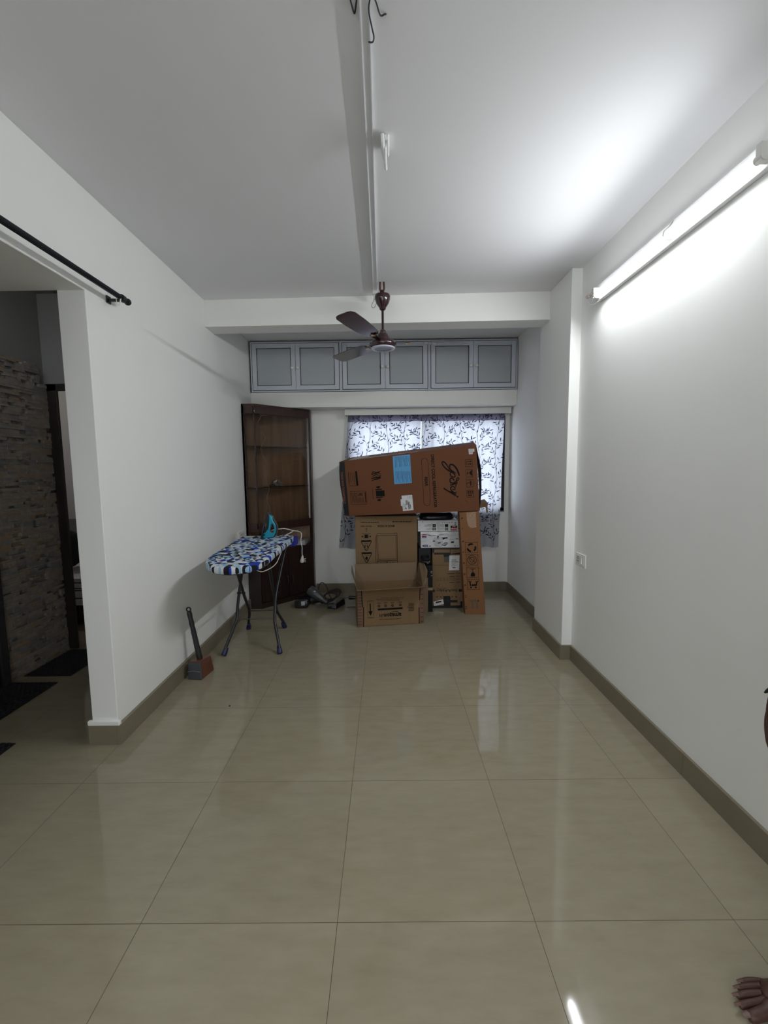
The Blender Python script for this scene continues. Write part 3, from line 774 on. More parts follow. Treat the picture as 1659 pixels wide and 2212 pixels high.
for (x0,y0,x1,y1,x2,y2,k) in ((280,540,478,536,383,735,0),(290,780,486,775,388,975,1)):
    a.curve([(x0,y0),((x0+x1)/2,y0-6),(x1,y1),((x1+x2)/2+8,(y1+y2)/2),(x2,y2),((x0+x2)/2-8,(y0+y2)/2)], 13, True)
    a.poly([(x0+2,y0-8),(x1-2,y1-8),(x1-16,y1+20),(x0+16,y0+22)])
    a.smalltext((x0+55,y0+45), (90,0), 9, 5+k)
    cx = (x0+x1)/2
    if k == 0:
        for s in (-1,1): a.curve([(cx+s*10,y0+78),(cx+s*34,y0+92),(cx+s*24,y0+112),(cx+s*36,y0+132)], 12); a.curve([(cx+s*4,y0+118),(cx+s*16,y0+112),(cx+s*22,y0+134)],9)
    else:
        a.curve([(cx-28,y0+110),(cx,y0+80),(cx+14,y0+96),(cx-4,y0+126)], 16); a.circle(cx-4,y0+106,26,30); a.stroke([(cx+6,y0+128),(cx+26,y0+140),(cx+6,y0+160)],9)
    a.smalltext((cx-20,y0+155), (40,0), 8, 9+k)
a.curve([(582,1005),(572,960),(565,700),(566,500),(585,430),(603,396),(622,384),(650,396),(680,397),(930,394),(955,380),(985,380),(993,400)], 7)
a.stroke([(993,400),(996,640),(1003,990)], 9); a.stroke([(590,436),(985,430)], 8)
for p in ([(584,440),(588,700),(604,1005)], [(608,440),(612,700),(626,900)], [(970,432),(974,700),(985,900)]): a.stroke(p, 6)
a.stroke([(612,905),(985,898)],7); a.stroke([(606,940),(998,930)],12); a.stroke([(600,1005),(604,960),(622,940)],7)
for x in (735,765,835,858): a.stroke([(x,945),(x,985)],5)
a.circle(795,962,13); a.smalltext((650,965),(60,0),5,15); a.smalltext((880,962),(70,0),5,16); a.stroke([(612,995),(985,988)],6)
a.build('carton_print', FW, [INK], wm)

# -- open empty delivery box in front
ob = thing('open_box', 'open empty brown delivery box with raised flaps, frontmost on the floor', 'box', (.01,3.85,0))
fl, frr, rr, rl = Vector((-.26,3.66,0)), Vector((.32,3.735,0)), Vector((.282,4.033,0)), Vector((-.298,3.958,0))
hz = Vector((0,0,.326)); tk = .005
b = MB()
def board(bb, p, q, z0, z1, inward, mi=None): bb.slab([p+Vector((0,0,z0)), q+Vector((0,0,z0)), q+Vector((0,0,z1)), p+Vector((0,0,z1))], inward, mi)
bk = (rl-fl).normalized()*tk; rt = (frr-fl).normalized()*tk
board(b, fl, frr, 0, .326, bk); board(b, rl, rr, 0, .326, -bk); board(b, fl, rl, 0, .326, rt); board(b, frr, rr, 0, .326, -rt)
b.slab([fl,frr,rr,rl], (0,0,.005)); b.build('box_body', [KRAFT_B], ob)
b = MB(); up = Vector((-.004,.03,.158)); b.slab([rl+hz,rr+hz,rr+hz+up,rl+hz+up], -bk*.8); b.build('rear_flap', KRAFT_I, ob)
b = MB(); q = Vector((.0,-.145,.041)); b.slab([fl+hz,frr+hz,frr+hz+q+Vector((.03,0,.006)),fl+hz+q+Vector((0,0,-.004))], (0,0,.004)); b.build('front_flap', KRAFT_I, ob)
b = MB(); b.slab([frr+hz+(rr-frr)*.1,rr+hz,rr+hz+Vector((.02,-.03,.17)),Vector((.345,3.92,.50)),Vector((.366,3.84,.455)),frr+hz+Vector((.03,.04,.04))], (-.004,0,.001)); b.build('right_flap', KRAFT_I, ob)
b = MB(); b.slab([fl+hz,rl+hz,rl+hz+Vector((-.03,0,.155)),fl+hz+Vector((-.05,.03,.155))], (.004,0,.001)); b.build('left_flap', KRAFT_I, ob)
FO = Face([fl+hz,frr+hz,frr,fl], [(771.8,1276.4),(914.3,1269),(914.9,1346.9),(772.9,1355.2)])
Dz = ZR(750,1210,8.7316)
a = Art(Dz); a.poly([(192,585),(264,584),(284,886),(302,890),(304,1262),(204,1268)]); a.poly([(1376,528),(1436,524),(1440,1194),(1364,1196),(1366,884),(1352,884),(1352,750),(1368,748)])
sidet = a.build('side_tape', FO, [mat('brown_paper_tape',(.165,.085,.05),.65,noise=.1)], ob, .0008); sidet['label'] = 'reddish brown paper tape along the box corners'
a = Art(Dz)
for i in range(12): a.smalltext((196,600+i*56), (80,-2), 8, 200+i)
for i in range(7): a.smalltext((1384,640+i*85), (50,-2), 10, 220+i)
a.build('tape_print', FO, [INKS], sidet, .0013)
a = Art(Dz)
a.stroke([(270,585),(288,888)], 17); a.stroke([(309,886),(308,1264)], 15); a.stroke([(1371,528),(1362,748)],15); a.stroke([(1353,885),(1357,1198)],15)
a.stroke([(384,772),(494,766),(496,1092),(386,1098)], 4, True); a.stroke([(432,820),(436,975)], 20); a.poly([(398,968),(476,962),(440,1054)]); a.smalltext((405,785),(65,-2),6,231); a.smalltext((402,1078),(75,-3),6,232)
for i,(x,y,l) in enumerate(((640,712,430),(540,738,530),(560,752,440),(630,768,370))): a.smalltext((x,y),(l,-l*.04),5,240+i)
for i,(x,y) in enumerate(((597,868),(720,860),(850,855),(998,845))):
    a.ring(x,y,18,11); a.circle(x,y,6); a.smalltext((x-40,y-62),(80,-3),6,250+i); a.smalltext((x-30,y-48),(60,-2),6,260+i)
a.poly([(565,914),(1048,888),(1038,906),(1048,922),(570,950),(582,932)])
a.text('amazon', (1016,996), (-330,18), (3,74), True); a.text('.in', (680,1016), (-75,5), (3,74))
a.curve([(806,1002),(850,978),(900,968),(945,975),(982,994)], [4,8,10,10,6]); a.poly([(800,1010),(806,984),(826,992)])
a.smalltext((606,1118),(410,-20),9,270)
for i in range(13): a.poly([(1152,806+i*12.4),(1254,800+i*12.4),(1254,800+i*12.4+(3+(i*7)%5)),(1152,806+i*12.4+(3+(i*7)%5))])
a.smalltext((1128,905),(2,-50),7,271)
a.build('box_print', FO, [INK], ob, .0018)

# -- loose sheet, black carton pieces and bag between the boxes
b = MB(); b.slab([(.322,3.98,0),(.384,3.985,0),(.386,4.0,.345),(.33,3.995,.345)], (0,.004,0))
tag(b.build('cardboard_sheet', KRAFT_I), 'narrow brown cardboard sheet leaning between the open box and a black carton', 'cardboard')
bc = thing('black_carton', 'narrow matt black carton on the floor left of the chair carton', 'carton', (.38,4.1,0))
b = MB(); b.box(.325,.434,4.045,4.15,0,.452); b.build('carton', mat('matt_black_card',(.008,.008,.010),.55,spec=.25,noise=.2,nscale=20), bc, bevel=.002)
FK = Face([(.325,4.045,.452),(.434,4.045,.452),(.434,4.045,0),(.325,4.045,0)], [(0,0),(109,0),(109,452),(0,452)])
a = Art(); a.rect(40,214,109,240); a.build('kraft_strip', FK, [mat('pale_kraft_tape',(.36,.25,.14),.6)], bc)
a = Art(); a.curve([(106,58),(98,54),(93,62),(97,72),(105,70)],3); a.curve([(106,98),(98,97),(94,102)],3); a.build('carton_print', FK, [LABELW], bc)
bd = thing('black_case', 'tall black case standing in the gap behind the black carton', 'case', (.37,4.3,0))
b = MB(); b.box(.312,.432,4.175,4.5,0,.597); b.build('case_shell', mat('black_textile',(.013,.013,.014),.75,noise=.1), bd, bevel=.012)
b = MB(); b.tube(smooth_path([(.34,4.17,.50),(.345,4.155,.53),(.40,4.155,.53),(.405,4.17,.50)],4), .006, 8); b.build('case_handle', BLACK, bd, smooth=True)
def lump(name, c, s, m, seed, nu=36, nv=18, amp=.22, flat=False):
    r = random.Random(seed); ph = [(r.uniform(0,6),r.randint(2,6),r.randint(1,5),r.uniform(.3,1)) for _ in range(6)]
    b = MB(); vs = []
    for j in range(nv+1):
        th = PI*j/nv
        for i in range(nu):
            f = 2*PI*i/nu; k = 1+amp*sum(w*math.sin(p+m_*f+n_*th) for p,m_,n_,w in ph)/4*math.sin(th)
            z = math.cos(th); z = max(min(z*1.35,1.),-.55) if flat else max(z,-.55)
            e_ = .5 if flat else 1.; sp = lambda v: math.copysign(abs(v)**e_, v)
            if flat: k = 1+(k-1)*.25
            vs.append((c[0]+s[0]*k*math.sin(th)**e_*sp(math.cos(f)), c[1]+s[1]*k*math.sin(th)**e_*sp(math.sin(f)), c[2]+s[2]*(k*z if z > 0 else z)))
    b.add(vs, [(j*nu+i,j*nu+(i+1)%nu,(j+1)*nu+(i+1)%nu,(j+1)*nu+i) for j in range(nv) for i in range(nu)])
    return b.build(name, m, smooth=True)
POLY = mat('black_polythene', (.006,.006,.007), .25, spec=.45, bump=.6, bscale=18)
tag(lump('plastic_bag', (.378,4.10,.474), (.062,.048,.036), POLY, 4, amp=.5), 'small shiny black plastic bag on top of the narrow black carton', 'bag')
tag(lump('plastic_bag', (.495,4.31,.896), (.172,.13,.043), mat('navy_black_polythene',(.008,.009,.014),.25,spec=.4,bump=.6,bscale=16), 9, flat=True), 'flattened dark plastic bag squeezed under the refrigerator carton', 'bag')
# -- chair carton
ch = thing('chair_carton', 'brown carton with black tape and white labels under the cooker boxes', 'carton', (.6,4.3,0))
X0,X1,YF,ZT = .444,.742,4.155,.597
b = MB(); b.box(X0,X1,YF,4.55,0,ZT); b.build('carton', KRAFT_B, ch, bevel=.004)
FB = Face([(X0,YF,ZT),(X1,YF,ZT),(X1,YF,0),(X0,YF,0)], [(450,68),(1450,62),(1487,1972),(508,1978)])
a = Art()
a.rect(462,62,1450,102); a.poly([(452,68),(510,68),(510,210),(458,205)]); a.poly([(505,205),(812,205),(812,265),(508,268)]); a.poly([(1020,70),(1040,70),(1040,205),(1025,205)]); a.poly([(1358,68),(1440,66),(1442,262),(1060,262),(1050,240),(1358,205)])
a.poly([(800,208),(1046,205),(1060,262),(1010,300),(1010,330),(835,345)])
a.poly([(500,1382),(555,1382),(575,1405),(575,1450),(555,1465),(503,1465)]); a.poly([(1338,1375),(1460,1372),(1462,1455),(1340,1458)])
a.poly([(508,1905),(1478,1890),(1485,1968),(510,1976)]); a.poly([(845,1598),(1060,1592),(1085,1640),(1090,1905),(880,1910)]); a.poly([(1075,1722),(1310,1722),(1312,1796),(1080,1798)]); a.poly([(1405,1765),(1470,1760),(1476,1895),(1408,1900)])
a.build('black_tape', FB, [TAPE_K], ch, .0014)
a = Art(); a.poly([(835,345),(1010,330),(1010,515),(845,515)]); a.build('grey_tape', FB, [mat('smoky_tape',(.06,.055,.045),.35,noise=.3,nscale=50)], ch, .0012)
a = Art(); a.text('beAAtho', (1285,1375), (-655,0), (0,92)); a.smalltext((630,1335),(330,0),16,300)
for y in (598,622): a.stroke([(500,y),(985,y)],5)
for i,(y,l) in enumerate(((870,220),(960,160),(1150,150))): a.smalltext((1190-l,y),(l,0),24,310+i)
for i,y in enumerate((870,960,1050,1150)): a.smalltext((1250,y),(140,0),16,320+i); a.stroke([(1225,y-30),(1400,y-30)],3)
for i in range(6):
    x = 605+i*108; a.curve([(x,1025),(x+50,1025),(x+55,1095),(x+12,1095),(x+14,1060)],7)
a.stroke([(712,1180),(705,1250)],6); a.ring(706,1262,20,6)
for x in (650,770,1140,1270): a.poly([(x-22,1608),(x+22,1600),(x+10,1640),(x-18,1636)])
a.build('carton_print', FB, [INKS], ch, .0009)
a = Art(); a.poly([(1012,296),(1340,294),(1340,770),(1010,774)]); lb = a.build('white_label', FB, [LABELW], ch, .0018)
a = Art(); a.rect(1065,485,1300,500); a.smalltext((1085,430),(160,0),24,330,.1)
for i in range(6): a.smalltext((1070,525+i*26),(200-(i%3)*40,0),7,340+i)
a.rect(1120,676,1225,700); a.build('label_print', FB, [INK], lb, .0023)
a = Art(); a.poly([(530,1768),(836,1696),(872,1840),(566,1908)]); lb = a.build('tilted_label', FB, [LABELW], ch, .0018)
a = Art(); a.poly([(605,1775),(790,1735),(795,1785),(612,1822)]); a.smalltext((580,1850),(240,-52),8,360); a.build('label_print', FB, [INKS], lb, .0023)

# -- two kitchen boxes
kt = thing('kitchen_box', 'white upside-down appliance box, the upper of two between the cartons', 'box', (.5,4.3,.76))
b = MB(); b.box(.306,.696,4.17,4.42,.762,.87); b.build('box_body', mat('white_coated_card',(.62,.63,.64),.45,noise=.02), kt, bevel=.0025)
F1 = Face([(.306,4.17,.87),(.696,4.17,.87),(.696,4.17,.762),(.306,4.17,.762)], [(188,325),(1372,340),(1366,662),(184,655)])
RED = mat('red_printing_ink', (.36,.012,.018), .5); NAVY = mat('blue_printing_ink', (.012,.02,.17), .5); GRY = mat('grey_printing_ink', (.25,.26,.27), .5); SIL = mat('pale_grey_ink', (.48,.49,.5), .4); DKR = mat('pale_fold_grey', (.50,.51,.52), .5)
a = Art(); a.rect(622,442,718,530); a.rect(618,545,716,625); a.rect(985,450,1080,535); a.rect(982,550,1078,635); a.poly([(1152,500),(1340,500),(1338,552),(1150,552)])
for i,(x,y,l) in enumerate(((470,455,130),(395,472,205),(380,500,222),(520,548,80),(450,570,150),(420,598,182),(850,462,110),(820,488,140),(770,512,195),(860,550,105),(785,580,180),(805,608,155))): a.smalltext((x,y),(l,0),9,400+i,.1)
for x in (912,980,1050,1125,1185): a.circle(x,412,14,10,8)
a.circle(330,368,16,10); a.stroke([(232,360),(245,380)],6); a.stroke([(212,500),(232,455),(262,475)],5); a.stroke([(208,600),(235,570)],6)
a.smalltext((1262,405),(55,0),18,420); a.circle(1285,460,14,22)
a.mi = 1; a.poly([(1150,552),(1338,552),(1336,642),(1148,638)])
a.mi = 2; a.lay = 1; a.text('Prestige', (1330,575), (-172,2), (0,42), True); a.smalltext((1195,520),(110,0),18,430,.1); a.ring(666,584,20,9); a.ring(1030,592,24,10); a.smalltext((650,480),(40,0),14,431)
a.mi = 3; a.lay = 0; a.rect(738,380,842,655)
a.build('box_print', F1, [INK, RED, LABELW, DKR], kt)
pc = thing('pressure_cooker_box', 'white box printed with a pressure cooker picture, below the upside-down box', 'box', (.52,4.3,.6))
b = MB(); b.box(.332,.715,4.165,4.42,.601,.758); b.build('box_body', MATS['white_coated_card'], pc, bevel=.0025)
b = MB(); r = random.Random(2); n = 24
top = [(.330+.384*i/n, 4.163, .7585) for i in range(n+1)]
low = [(.330+.384*i/n, 4.150+.006*math.sin(i*.9), .733+.009*math.sin(i*.55)+.004*math.sin(i*1.7)) for i in range(n+1)]
b.add(top+low, [(i,i+1,n+2+i,n+1+i) for i in range(n)]); b.build('loose_flap', MATS['white_coated_card'], pc, smooth=True)
F2 = Face([(.332,4.165,.758),(.715,4.165,.758),(.715,4.165,.601),(.332,4.165,.601)], [(250,665),(1424,665),(1436,1130),(264,1148)])
a = Art()
a.poly([(612,930),(660,922),(695,928),(690,965),(655,950),(615,946)]); a.circle(778,808,24,14); a.rect(764,815,790,870); a.poly([(890,838),(1060,828),(1072,862),(985,870),(935,905),(915,880),(930,868),(892,855)])
a.curve([(645,862),(720,842),(780,836),(850,840),(900,856)],6); a.stroke([(638,885),(662,925),(668,1020),(690,1075),(750,1095),(850,1098),(905,1080),(915,930)],5); a.stroke([(738,930),(738,1085)],6); a.poly([(905,1040),(1000,1060),(1075,1000),(1080,1012),(1000,1088),(900,1062)])
a.smalltext((490,765),(280,-5),14,440,.08); a.smalltext((1118,880),(170,0),10,441,.08); a.smalltext((1298,866),(90,0),20,442,.08); a.poly([(1165,955),(1250,945),(1258,985),(1205,1000),(1165,990)]); a.smalltext((515,1075),(60,0),12,443); a.smalltext((515,1095),(60,0),12,444); a.circle(1285,1080,18,12); a.smalltext((1310,1082),(85,0),6,445)
a.mi = 1; a.poly([(290,740),(425,736),(426,800),(292,802)]); a.circle(1292,738,24,16,10); a.circle(1360,732,22,18,10); a.circle(318,1082,16,14)
a.mi = 2; a.poly([(292,802),(426,800),(428,850),(294,852)]); a.poly([(310,1082),(340,1055),(480,1052),(482,1108),(345,1112)]); a.poly([(775,985),(865,975),(866,1005),(778,1018)])
a.mi = 3; a.lay = 1; a.text('Prestige', (298,782), (120,-2), (0,-32), True); a.smalltext((310,820),(100,0),14,447,.1); a.smalltext((365,1076),(100,0),12,446,.1)
a.mi = 4; a.lay = 0; a.poly([(670,930),(730,930),(730,1082),(695,1070)]); a.poly([(748,935),(905,930),(900,1075),(850,1090),(748,1088)]); a.poly([(650,875),(720,852),(850,848),(905,868),(915,915),(670,920)])
a.mi = 5; a.poly([(920,1020),(1000,965),(1070,978),(1070,1000),(1000,1055)])
for y in (895,930,960): a.smalltext((298,y),(120,0),5,450+y)
a.build('box_print', F2, [INK, RED, NAVY, LABELW, SIL, GRY], pc, .001)

# -- tall narrow carton
tb = thing('narrow_tall_carton', 'tall narrow orange-brown carton with handling symbols, right end of the stack', 'carton', (.8,4.0,0))
ftl, ftr, fbr, fbl = (.671,3.955,.964),(.851,3.955,.976),(.921,3.957,0),(.733,3.968,0)
btl, btr, bbr, bbl = (.680,4.125,.966),(.861,4.125,.978),(.93,4.125,0),(.742,4.135,0)
b = MB(); b.hexa(bx6([ftl,ftr,fbr,fbl,btl,btr,bbr,bbl])); b.build('carton', KRAFT_O, tb, bevel=.004)
FT = Face([ftl,ftr,fbr,fbl], [(110,110),(490,82),(618,2092),(225,2092)])
a = Art()
def rsq(x0,y0,x1,y1):
    a.curve([(x0+10,y0),(x1-12,y0-4),(x1,y0+6),(x1+4,y1-14),(x1-8,y1),(x0+14,y1+4),(x0+4,y1-8),(x0,y0+10)], 6, True)
rsq(222,668,452,862); rsq(240,908,462,1105); rsq(250,1150,476,1345); rsq(264,1388,488,1585)
for k in range(3):
    t0 = k*2*PI/3-.4
    a.curve([(340+78*math.cos(t0+s_), 770+70*math.sin(t0+s_)) for s_ in (0,.35,.7,1.05,1.35)], [30,34,36,34,18])
a.ring(352,1005,86,10); a.curve([(305,1000),(325,960),(380,958),(395,1005),(352,1055)],9,True); a.stroke([(290,952),(420,1062)],9)
a.stroke([(335,1195),(395,1192)],9); a.stroke([(364,1195),(366,1250)],11); a.poly([(345,1250),(392,1248),(412,1285),(408,1328),(328,1330),(330,1285)]); a.smalltext((305,1172),(125,-2),8,500)
for s_,x in ((1,310),(-1,450)):
    a.curve([(x-s_*25,1418),(x,1440),(x+s_*10,1480),(x+s_*16,1520)],[14,20,24,20]); a.curve([(x+s_*30,1418),(x+s_*10,1450)],[10,16]); a.circle(x+s_*24,1548,17)
a.poly([(345,1485),(430,1480),(432,1512),(346,1520)])
for i,y in enumerate((205,215,400,640,650,850,1055,1070,1270,1285,1490,1505,1710,1745,1930,1970)): a.stroke([(140+i*6,y+15),(172+i*6,y-8)],9)
a.mi = 1; a.poly([(318,1806),(470,1800),(472,1832),(320,1840)]); a.poly([(340,1842),(375,1840),(380,1942),(394,1942),(366,1998),(332,1945),(350,1944)]); a.poly([(430,1838),(462,1836),(468,1938),(484,1938),(458,1992),(424,1942),(438,1940)])
a.mi = 0; a.poly([(468,1800),(486,1800),(488,1832),(472,1832)])
a.build('carton_print', FT, [INK, mat('faded_grey_ink',(.10,.082,.06),.6)], tb)
a = Art(); a.poly([(245,112),(430,98),(436,380),(330,398),(280,360),(250,250)])
a.build('clear_tape', FT, [mat('glossy_clear_tape_over_card',(.33,.19,.10),.18,spec=.8,bump=.7,bscale=70)], tb, .0012)

# ------------------------------------------------------------------ ironing board
ib = thing('ironing_board', 'ironing board with blue, black and white triangle patterned cover on grey legs', 'ironing board', (-1.0,3.3,0))
out = smooth_path([(x,y,0) for x,y in ((-1.135,2.66),(-1.182,2.83),(-1.202,3.05),(-1.222,3.30),(-1.238,3.52),(-1.243,3.66),(-1.215,3.71),(-1.10,3.72),(-.93,3.765),(-.84,3.745),(-.795,3.66),(-.782,3.42),(-.775,3.06),(-.765,2.72),(-.785,2.565),(-.843,2.505),(-.943,2.475),(-1.052,2.53))], 5, True)
cx, cy = -1.0, 3.15
def ringat(d, z):
    vs = []
    n = len(out)
    for i in range(n):
        t = (out[(i+1)%n]-out[i-1]).normalized(); nn = Vector((-t.y,t.x,0))
        if nn.dot(Vector((cx,cy,0))-out[i]) < 0: nn = -nn
        q = out[i]+nn*d; vs.append((q.x,q.y,z))
    return vs
b = MB(); rings = [ringat(.03,.765), ringat(.006,.767), ringat(0,.775), ringat(0,.793), ringat(.003,.803), ringat(.014,.809), ringat(.03,.810)]
n = len(out)
b.add([v for rg in rings for v in rg], [(k*n+i,k*n+(i+1)%n,(k+1)*n+(i+1)%n,(k+1)*n+i) for k in range(len(rings)-1) for i in range(n)]+[tuple(range((len(rings)-1)*n,len(rings)*n))])
b.build('board_cover', mosaic_mat(), ib, smooth=True)
b = MB(); b.prism([(p[0],p[1]) for p in ringat(.028,0)], .757, .765); b.build('board_base', DKSTEEL, ib)
def leg(pts): 
    b = MB(); b.tube(smooth_path(pts,6), .0115, 12); return b.build('leg', DKSTEEL, ib, smooth=True)
leg([(-1.219,3.103,.035),(-1.168,3.20,.20),(-1.160,3.225,.235),(-1.166,3.26,.28),(-1.178,3.36,.405),(-1.20,3.64,.75),(-1.19,3.67,.760)])
leg([(-.813,3.13,.035),(-.868,3.235,.19),(-.875,3.255,.225),(-.879,3.28,.265),(-.886,3.38,.403),(-.858,3.615,.715),(-.862,3.655,.755),(-.90,3.67,.760)])
leg([(-1.208,3.638,.035),(-1.172,3.565,.155),(-1.166,3.548,.19),(-1.160,3.52,.225),(-1.147,3.37,.395),(-1.095,3.04,.745),(-1.085,3.01,.760)])
leg([(-.899,3.662,.035),(-.928,3.565,.165),(-.934,3.548,.195),(-.930,3.52,.23),(-.912,3.385,.395),(-.862,3.09,.725),(-.868,3.05,.756),(-.90,3.03,.760)])
CAPB = mat('navy_plastic_foot', (.014,.016,.07), .4)
for (x,y,dx,dy) in ((-1.224,3.094,.33,.60),(-.808,3.12,-.35,.62),(-1.210,3.643,.3,-.6),(-.897,3.668,-.3,-.7)):
    b = MB(); ax = Vector((dx,dy,1.)).normalized()
    b.lathe([(.017,0),(.02,.004),(.0195,.03),(.016,.05),(.014,.062)], (x,y,.004), ax, 16); b.build('foot', CAPB, ib, smooth=True)
b = MB(); b.tube([(-1.160,3.228,.236),(-.876,3.258,.226)], .0042, 8); b.build('stretcher', DKSTEEL, ib)
b = MB(); b.tube([(-1.164,3.545,.195),(-.933,3.545,.198)], .0042, 8); b.build('stretcher', DKSTEEL, ib)
for x, y, z in ((-1.163,3.363,.402),(-.899,3.382,.40)):
    b = MB(); b.lathe([(.008,-.032),(.009,-.028),(.005,-.026),(.005,.026),(.009,.028),(.008,.032)], (x,y,z), (1,0,0), 10); b.build('pivot_bolt', BLACK, ib)
b = MB(); b.box(-.835,-.785,3.655,3.79,.722,.79); 
for i in range(4): b.box(-.787,-.782,3.665+i*.03,3.68+i*.03,.724,.788)
b.build('blue_bracket', mat('royal_blue_plastic',(.012,.018,.30),.35), ib, bevel=.004)
b = MB(); b.tube(smooth_path([(-.90,3.72,.80),(-.88,3.80,.805),(-.85,3.84,.818),(-.84,3.85,.826)],5), .004, 8); b.tube(smooth_path([(-.86,3.55,.752),(-.81,3.56,.757),(-.80,3.58,.762)],4), .006, 8)
b.build('iron_rest', WHITEPL, ib, smooth=True)
b = MB(); b.tube(smooth_path([(-.80,2.60,.768),(-.798,2.64,.748),(-.80,2.74,.722),(-.792,2.90,.708),(-.785,3.02,.715),(-.788,3.12,.738),(-.79,3.20,.764)],6), .0032, 8)
b.build('drawstring', WHCORD, ib, smooth=True)

# ------------------------------------------------------------------ steam iron standing on its heel
iron = thing('steam_iron', 'turquoise and black steam iron standing upright on the ironing board', 'iron', (-.99,3.58,.81))
k_ = .000327
def ip(p, y): return (-1.036+(p[0]-290)*k_, y, .8115+(878-p[1])*k_)
TEAL = mat('turquoise_glossy_plastic', (.012,.30,.42), .22, spec=.6); IBLK = mat('black_glossy_plastic', (.011,.012,.014), .25, spec=.6)
def profile_solid(name, pts, y0, y1, m, parent, bevel=.006):
    b = MB(); q = [ip(p,y0) for p in pts]; b.slab(q, (0,y1-y0,0)); return b.build(name, m, parent, bevel=bevel, seg=3)
# soleplate: a boat shape seen from its side, widest at the heel
b = MB(); rows = []
for zz in [i/12 for i in range(13)]:
    zc = 878-zz*700; w = .056*(1-zz**2.2)+.003
    xl = 290+150*zz**1.15; rows.append((xl, zc, w))
vs = []
for xl, zc, w in rows:
    for s_ in (-1,1):
        vs.append(ip((xl,zc),3.58+s_*w)); 
for xl, zc, w in rows:
    for s_ in (-1,1):
        vs.append(ip((xl+26,zc),3.58+s_*w))
N = len(rows); fs = []
for i in range(N-1):
    a_, c_ = i*2, (i+1)*2; o_ = 2*N
    fs += [(a_,a_+1,c_+1,c_),(o_+a_,o_+c_,o_+c_+1,o_+a_+1),(a_,c_,o_+c_,o_+a_),(a_+1,o_+a_+1,o_+c_+1,c_+1)]
fs += [(0,2*N,2*N+1,1),(2*N-2,2*N-1,4*N-1,4*N-2)]
b.add(vs, fs); b.build('soleplate', mat('dark_ceramic_soleplate',(.03,.03,.032),.3,metal=.5), iron, bevel=.002)
profile_solid('front_housing', [(316,872),(310,760),(330,640),(380,420),(430,250),(446,190),(470,230),(498,290),(478,480),(446,640),(400,720),(330,752),(322,872)], 3.545, 3.615, IBLK, iron, .012)
outer = [(322,876),(322,742),(400,690),(446,640),(474,500),(484,380),(494,284),(530,315),(572,350),(582,430),(618,490),(648,550),(656,640),(642,740),(600,820),(560,852),(480,868),(400,872)]
hole = [(480,715),(478,690),(482,660),(492,630),(502,600),(512,560),(524,532),(545,516),(566,520),(588,540),(600,580),(606,620),(604,670),(596,700),(572,735),(545,748),(512,745),(490,732)]
b = MB()
oo = smooth_path([(p[0],p[1],0) for p in outer],3,True); hh_ = smooth_path([(p[0],p[1],0) for p in hole],3,True)
hc = Vector((540,640,0)); ang = lambda p: math.atan2(p.y-hc.y,p.x-hc.x)
def resample(poly, n_):     # ray cast from the hole's centre at equal angles
    res = []
    for i in range(n_):
        a_ = 2*PI*i/n_; dv = Vector((math.cos(a_),math.sin(a_),0)); best = None
        for j in range(len(poly)):
            p, q = poly[j]-hc, poly[(j+1)%len(poly)]-hc; e = q-p
            den = dv.x*e.y-dv.y*e.x
            if abs(den) < 1e-9: continue
            t_ = (p.x*e.y-p.y*e.x)/den; s_ = (p.x*dv.y-p.y*dv.x)/den
            if t_ > 0 and 0 <= s_ <= 1 and (best is None or t_ > best): best = t_
        res.append(hc+dv*(best or 50))
    return res
NR = 96; ro, ri = resample(oo,NR), resample(hh_,NR)
for yy, sg in ((3.556,0),(3.604,1)):
    pass
vs = [ip(p,3.556) for p in ro]+[ip(p,3.552) for p in [(a_+(c_-a_)*.35) for a_,c_ in zip(ro,ri)]]+[ip(p,3.558) for p in ri]+[ip(p,3.602) for p in ri]+[ip(p,3.608) for p in [(a_+(c_-a_)*.35) for a_,c_ in zip(ro,ri)]]+[ip(p,3.604) for p in ro]
b.add(vs, [(k*NR+i,k*NR+(i+1)%NR,((k+1)%6)*NR+(i+1)%NR,((k+1)%6)*NR+i) for k in range(6) for i in range(NR)])
b.build('body', TEAL, iron, smooth=True)
profile_solid('handle_grip', [(572,348),(600,392),(640,470),(676,560),(684,660),(662,760),(620,836),(575,868),(560,854),(602,822),(645,740),(660,640),(652,550),(620,488),(585,428)], 3.560, 3.600, IBLK, iron, .006)
b = MB(); b.lathe([(.005,-.002),(.0055,.001),(.003,.002)], ip((358,795),3.551), (0,-1,0), 14); b.build('dial', IBLK, iron)
b = MB(); b.tube([ip((400,575),3.541),ip((404,540),3.540),ip((418,505),3.541)], .0025, 8); b.build('chrome_button', CHROME, iron, smooth=True)
b = MB(); b.tube(smooth_path([ip((470,722),3.625),ip((540,700),3.64),ip((600,690),3.64),ip((690,684),3.64),ip((780,675),3.65),ip((880,712),3.68),ip((1000,770),3.72),ip((1085,800),3.76),ip((1135,860),3.80),ip((1150,940),3.80),ip((1128,1040),3.80),ip((1130,1120),3.80),ip((1155,1250),3.80),ip((1150,1400),3.80),ip((1158,1560),3.80)],6), .0035, 8)
b.build('cord', WHCORD, iron, smooth=True)
b = MB(); px_, py_, pz_ = ip((1150,1560),3.80)
b.lathe([(.004,.03),(.009,.02),(.013,0),(.017,-.012),(.017,-.03),(.012,-.036)], (px_,py_,pz_-.004), (.12,0,1), 14)
for dz in (-.012,-.024): b.tube([(px_+.012,py_-.006,pz_-.004+dz),(px_+.032,py_-.008,pz_+dz-.008)], .0028, 8)
b.tube([(px_+.01,py_+.008,pz_-.012),(px_+.030,py_+.01,pz_-.006)], .0035, 8)
b.build('plug', mat('cream_plug_plastic',(.62,.60,.55),.4), iron, smooth=True)

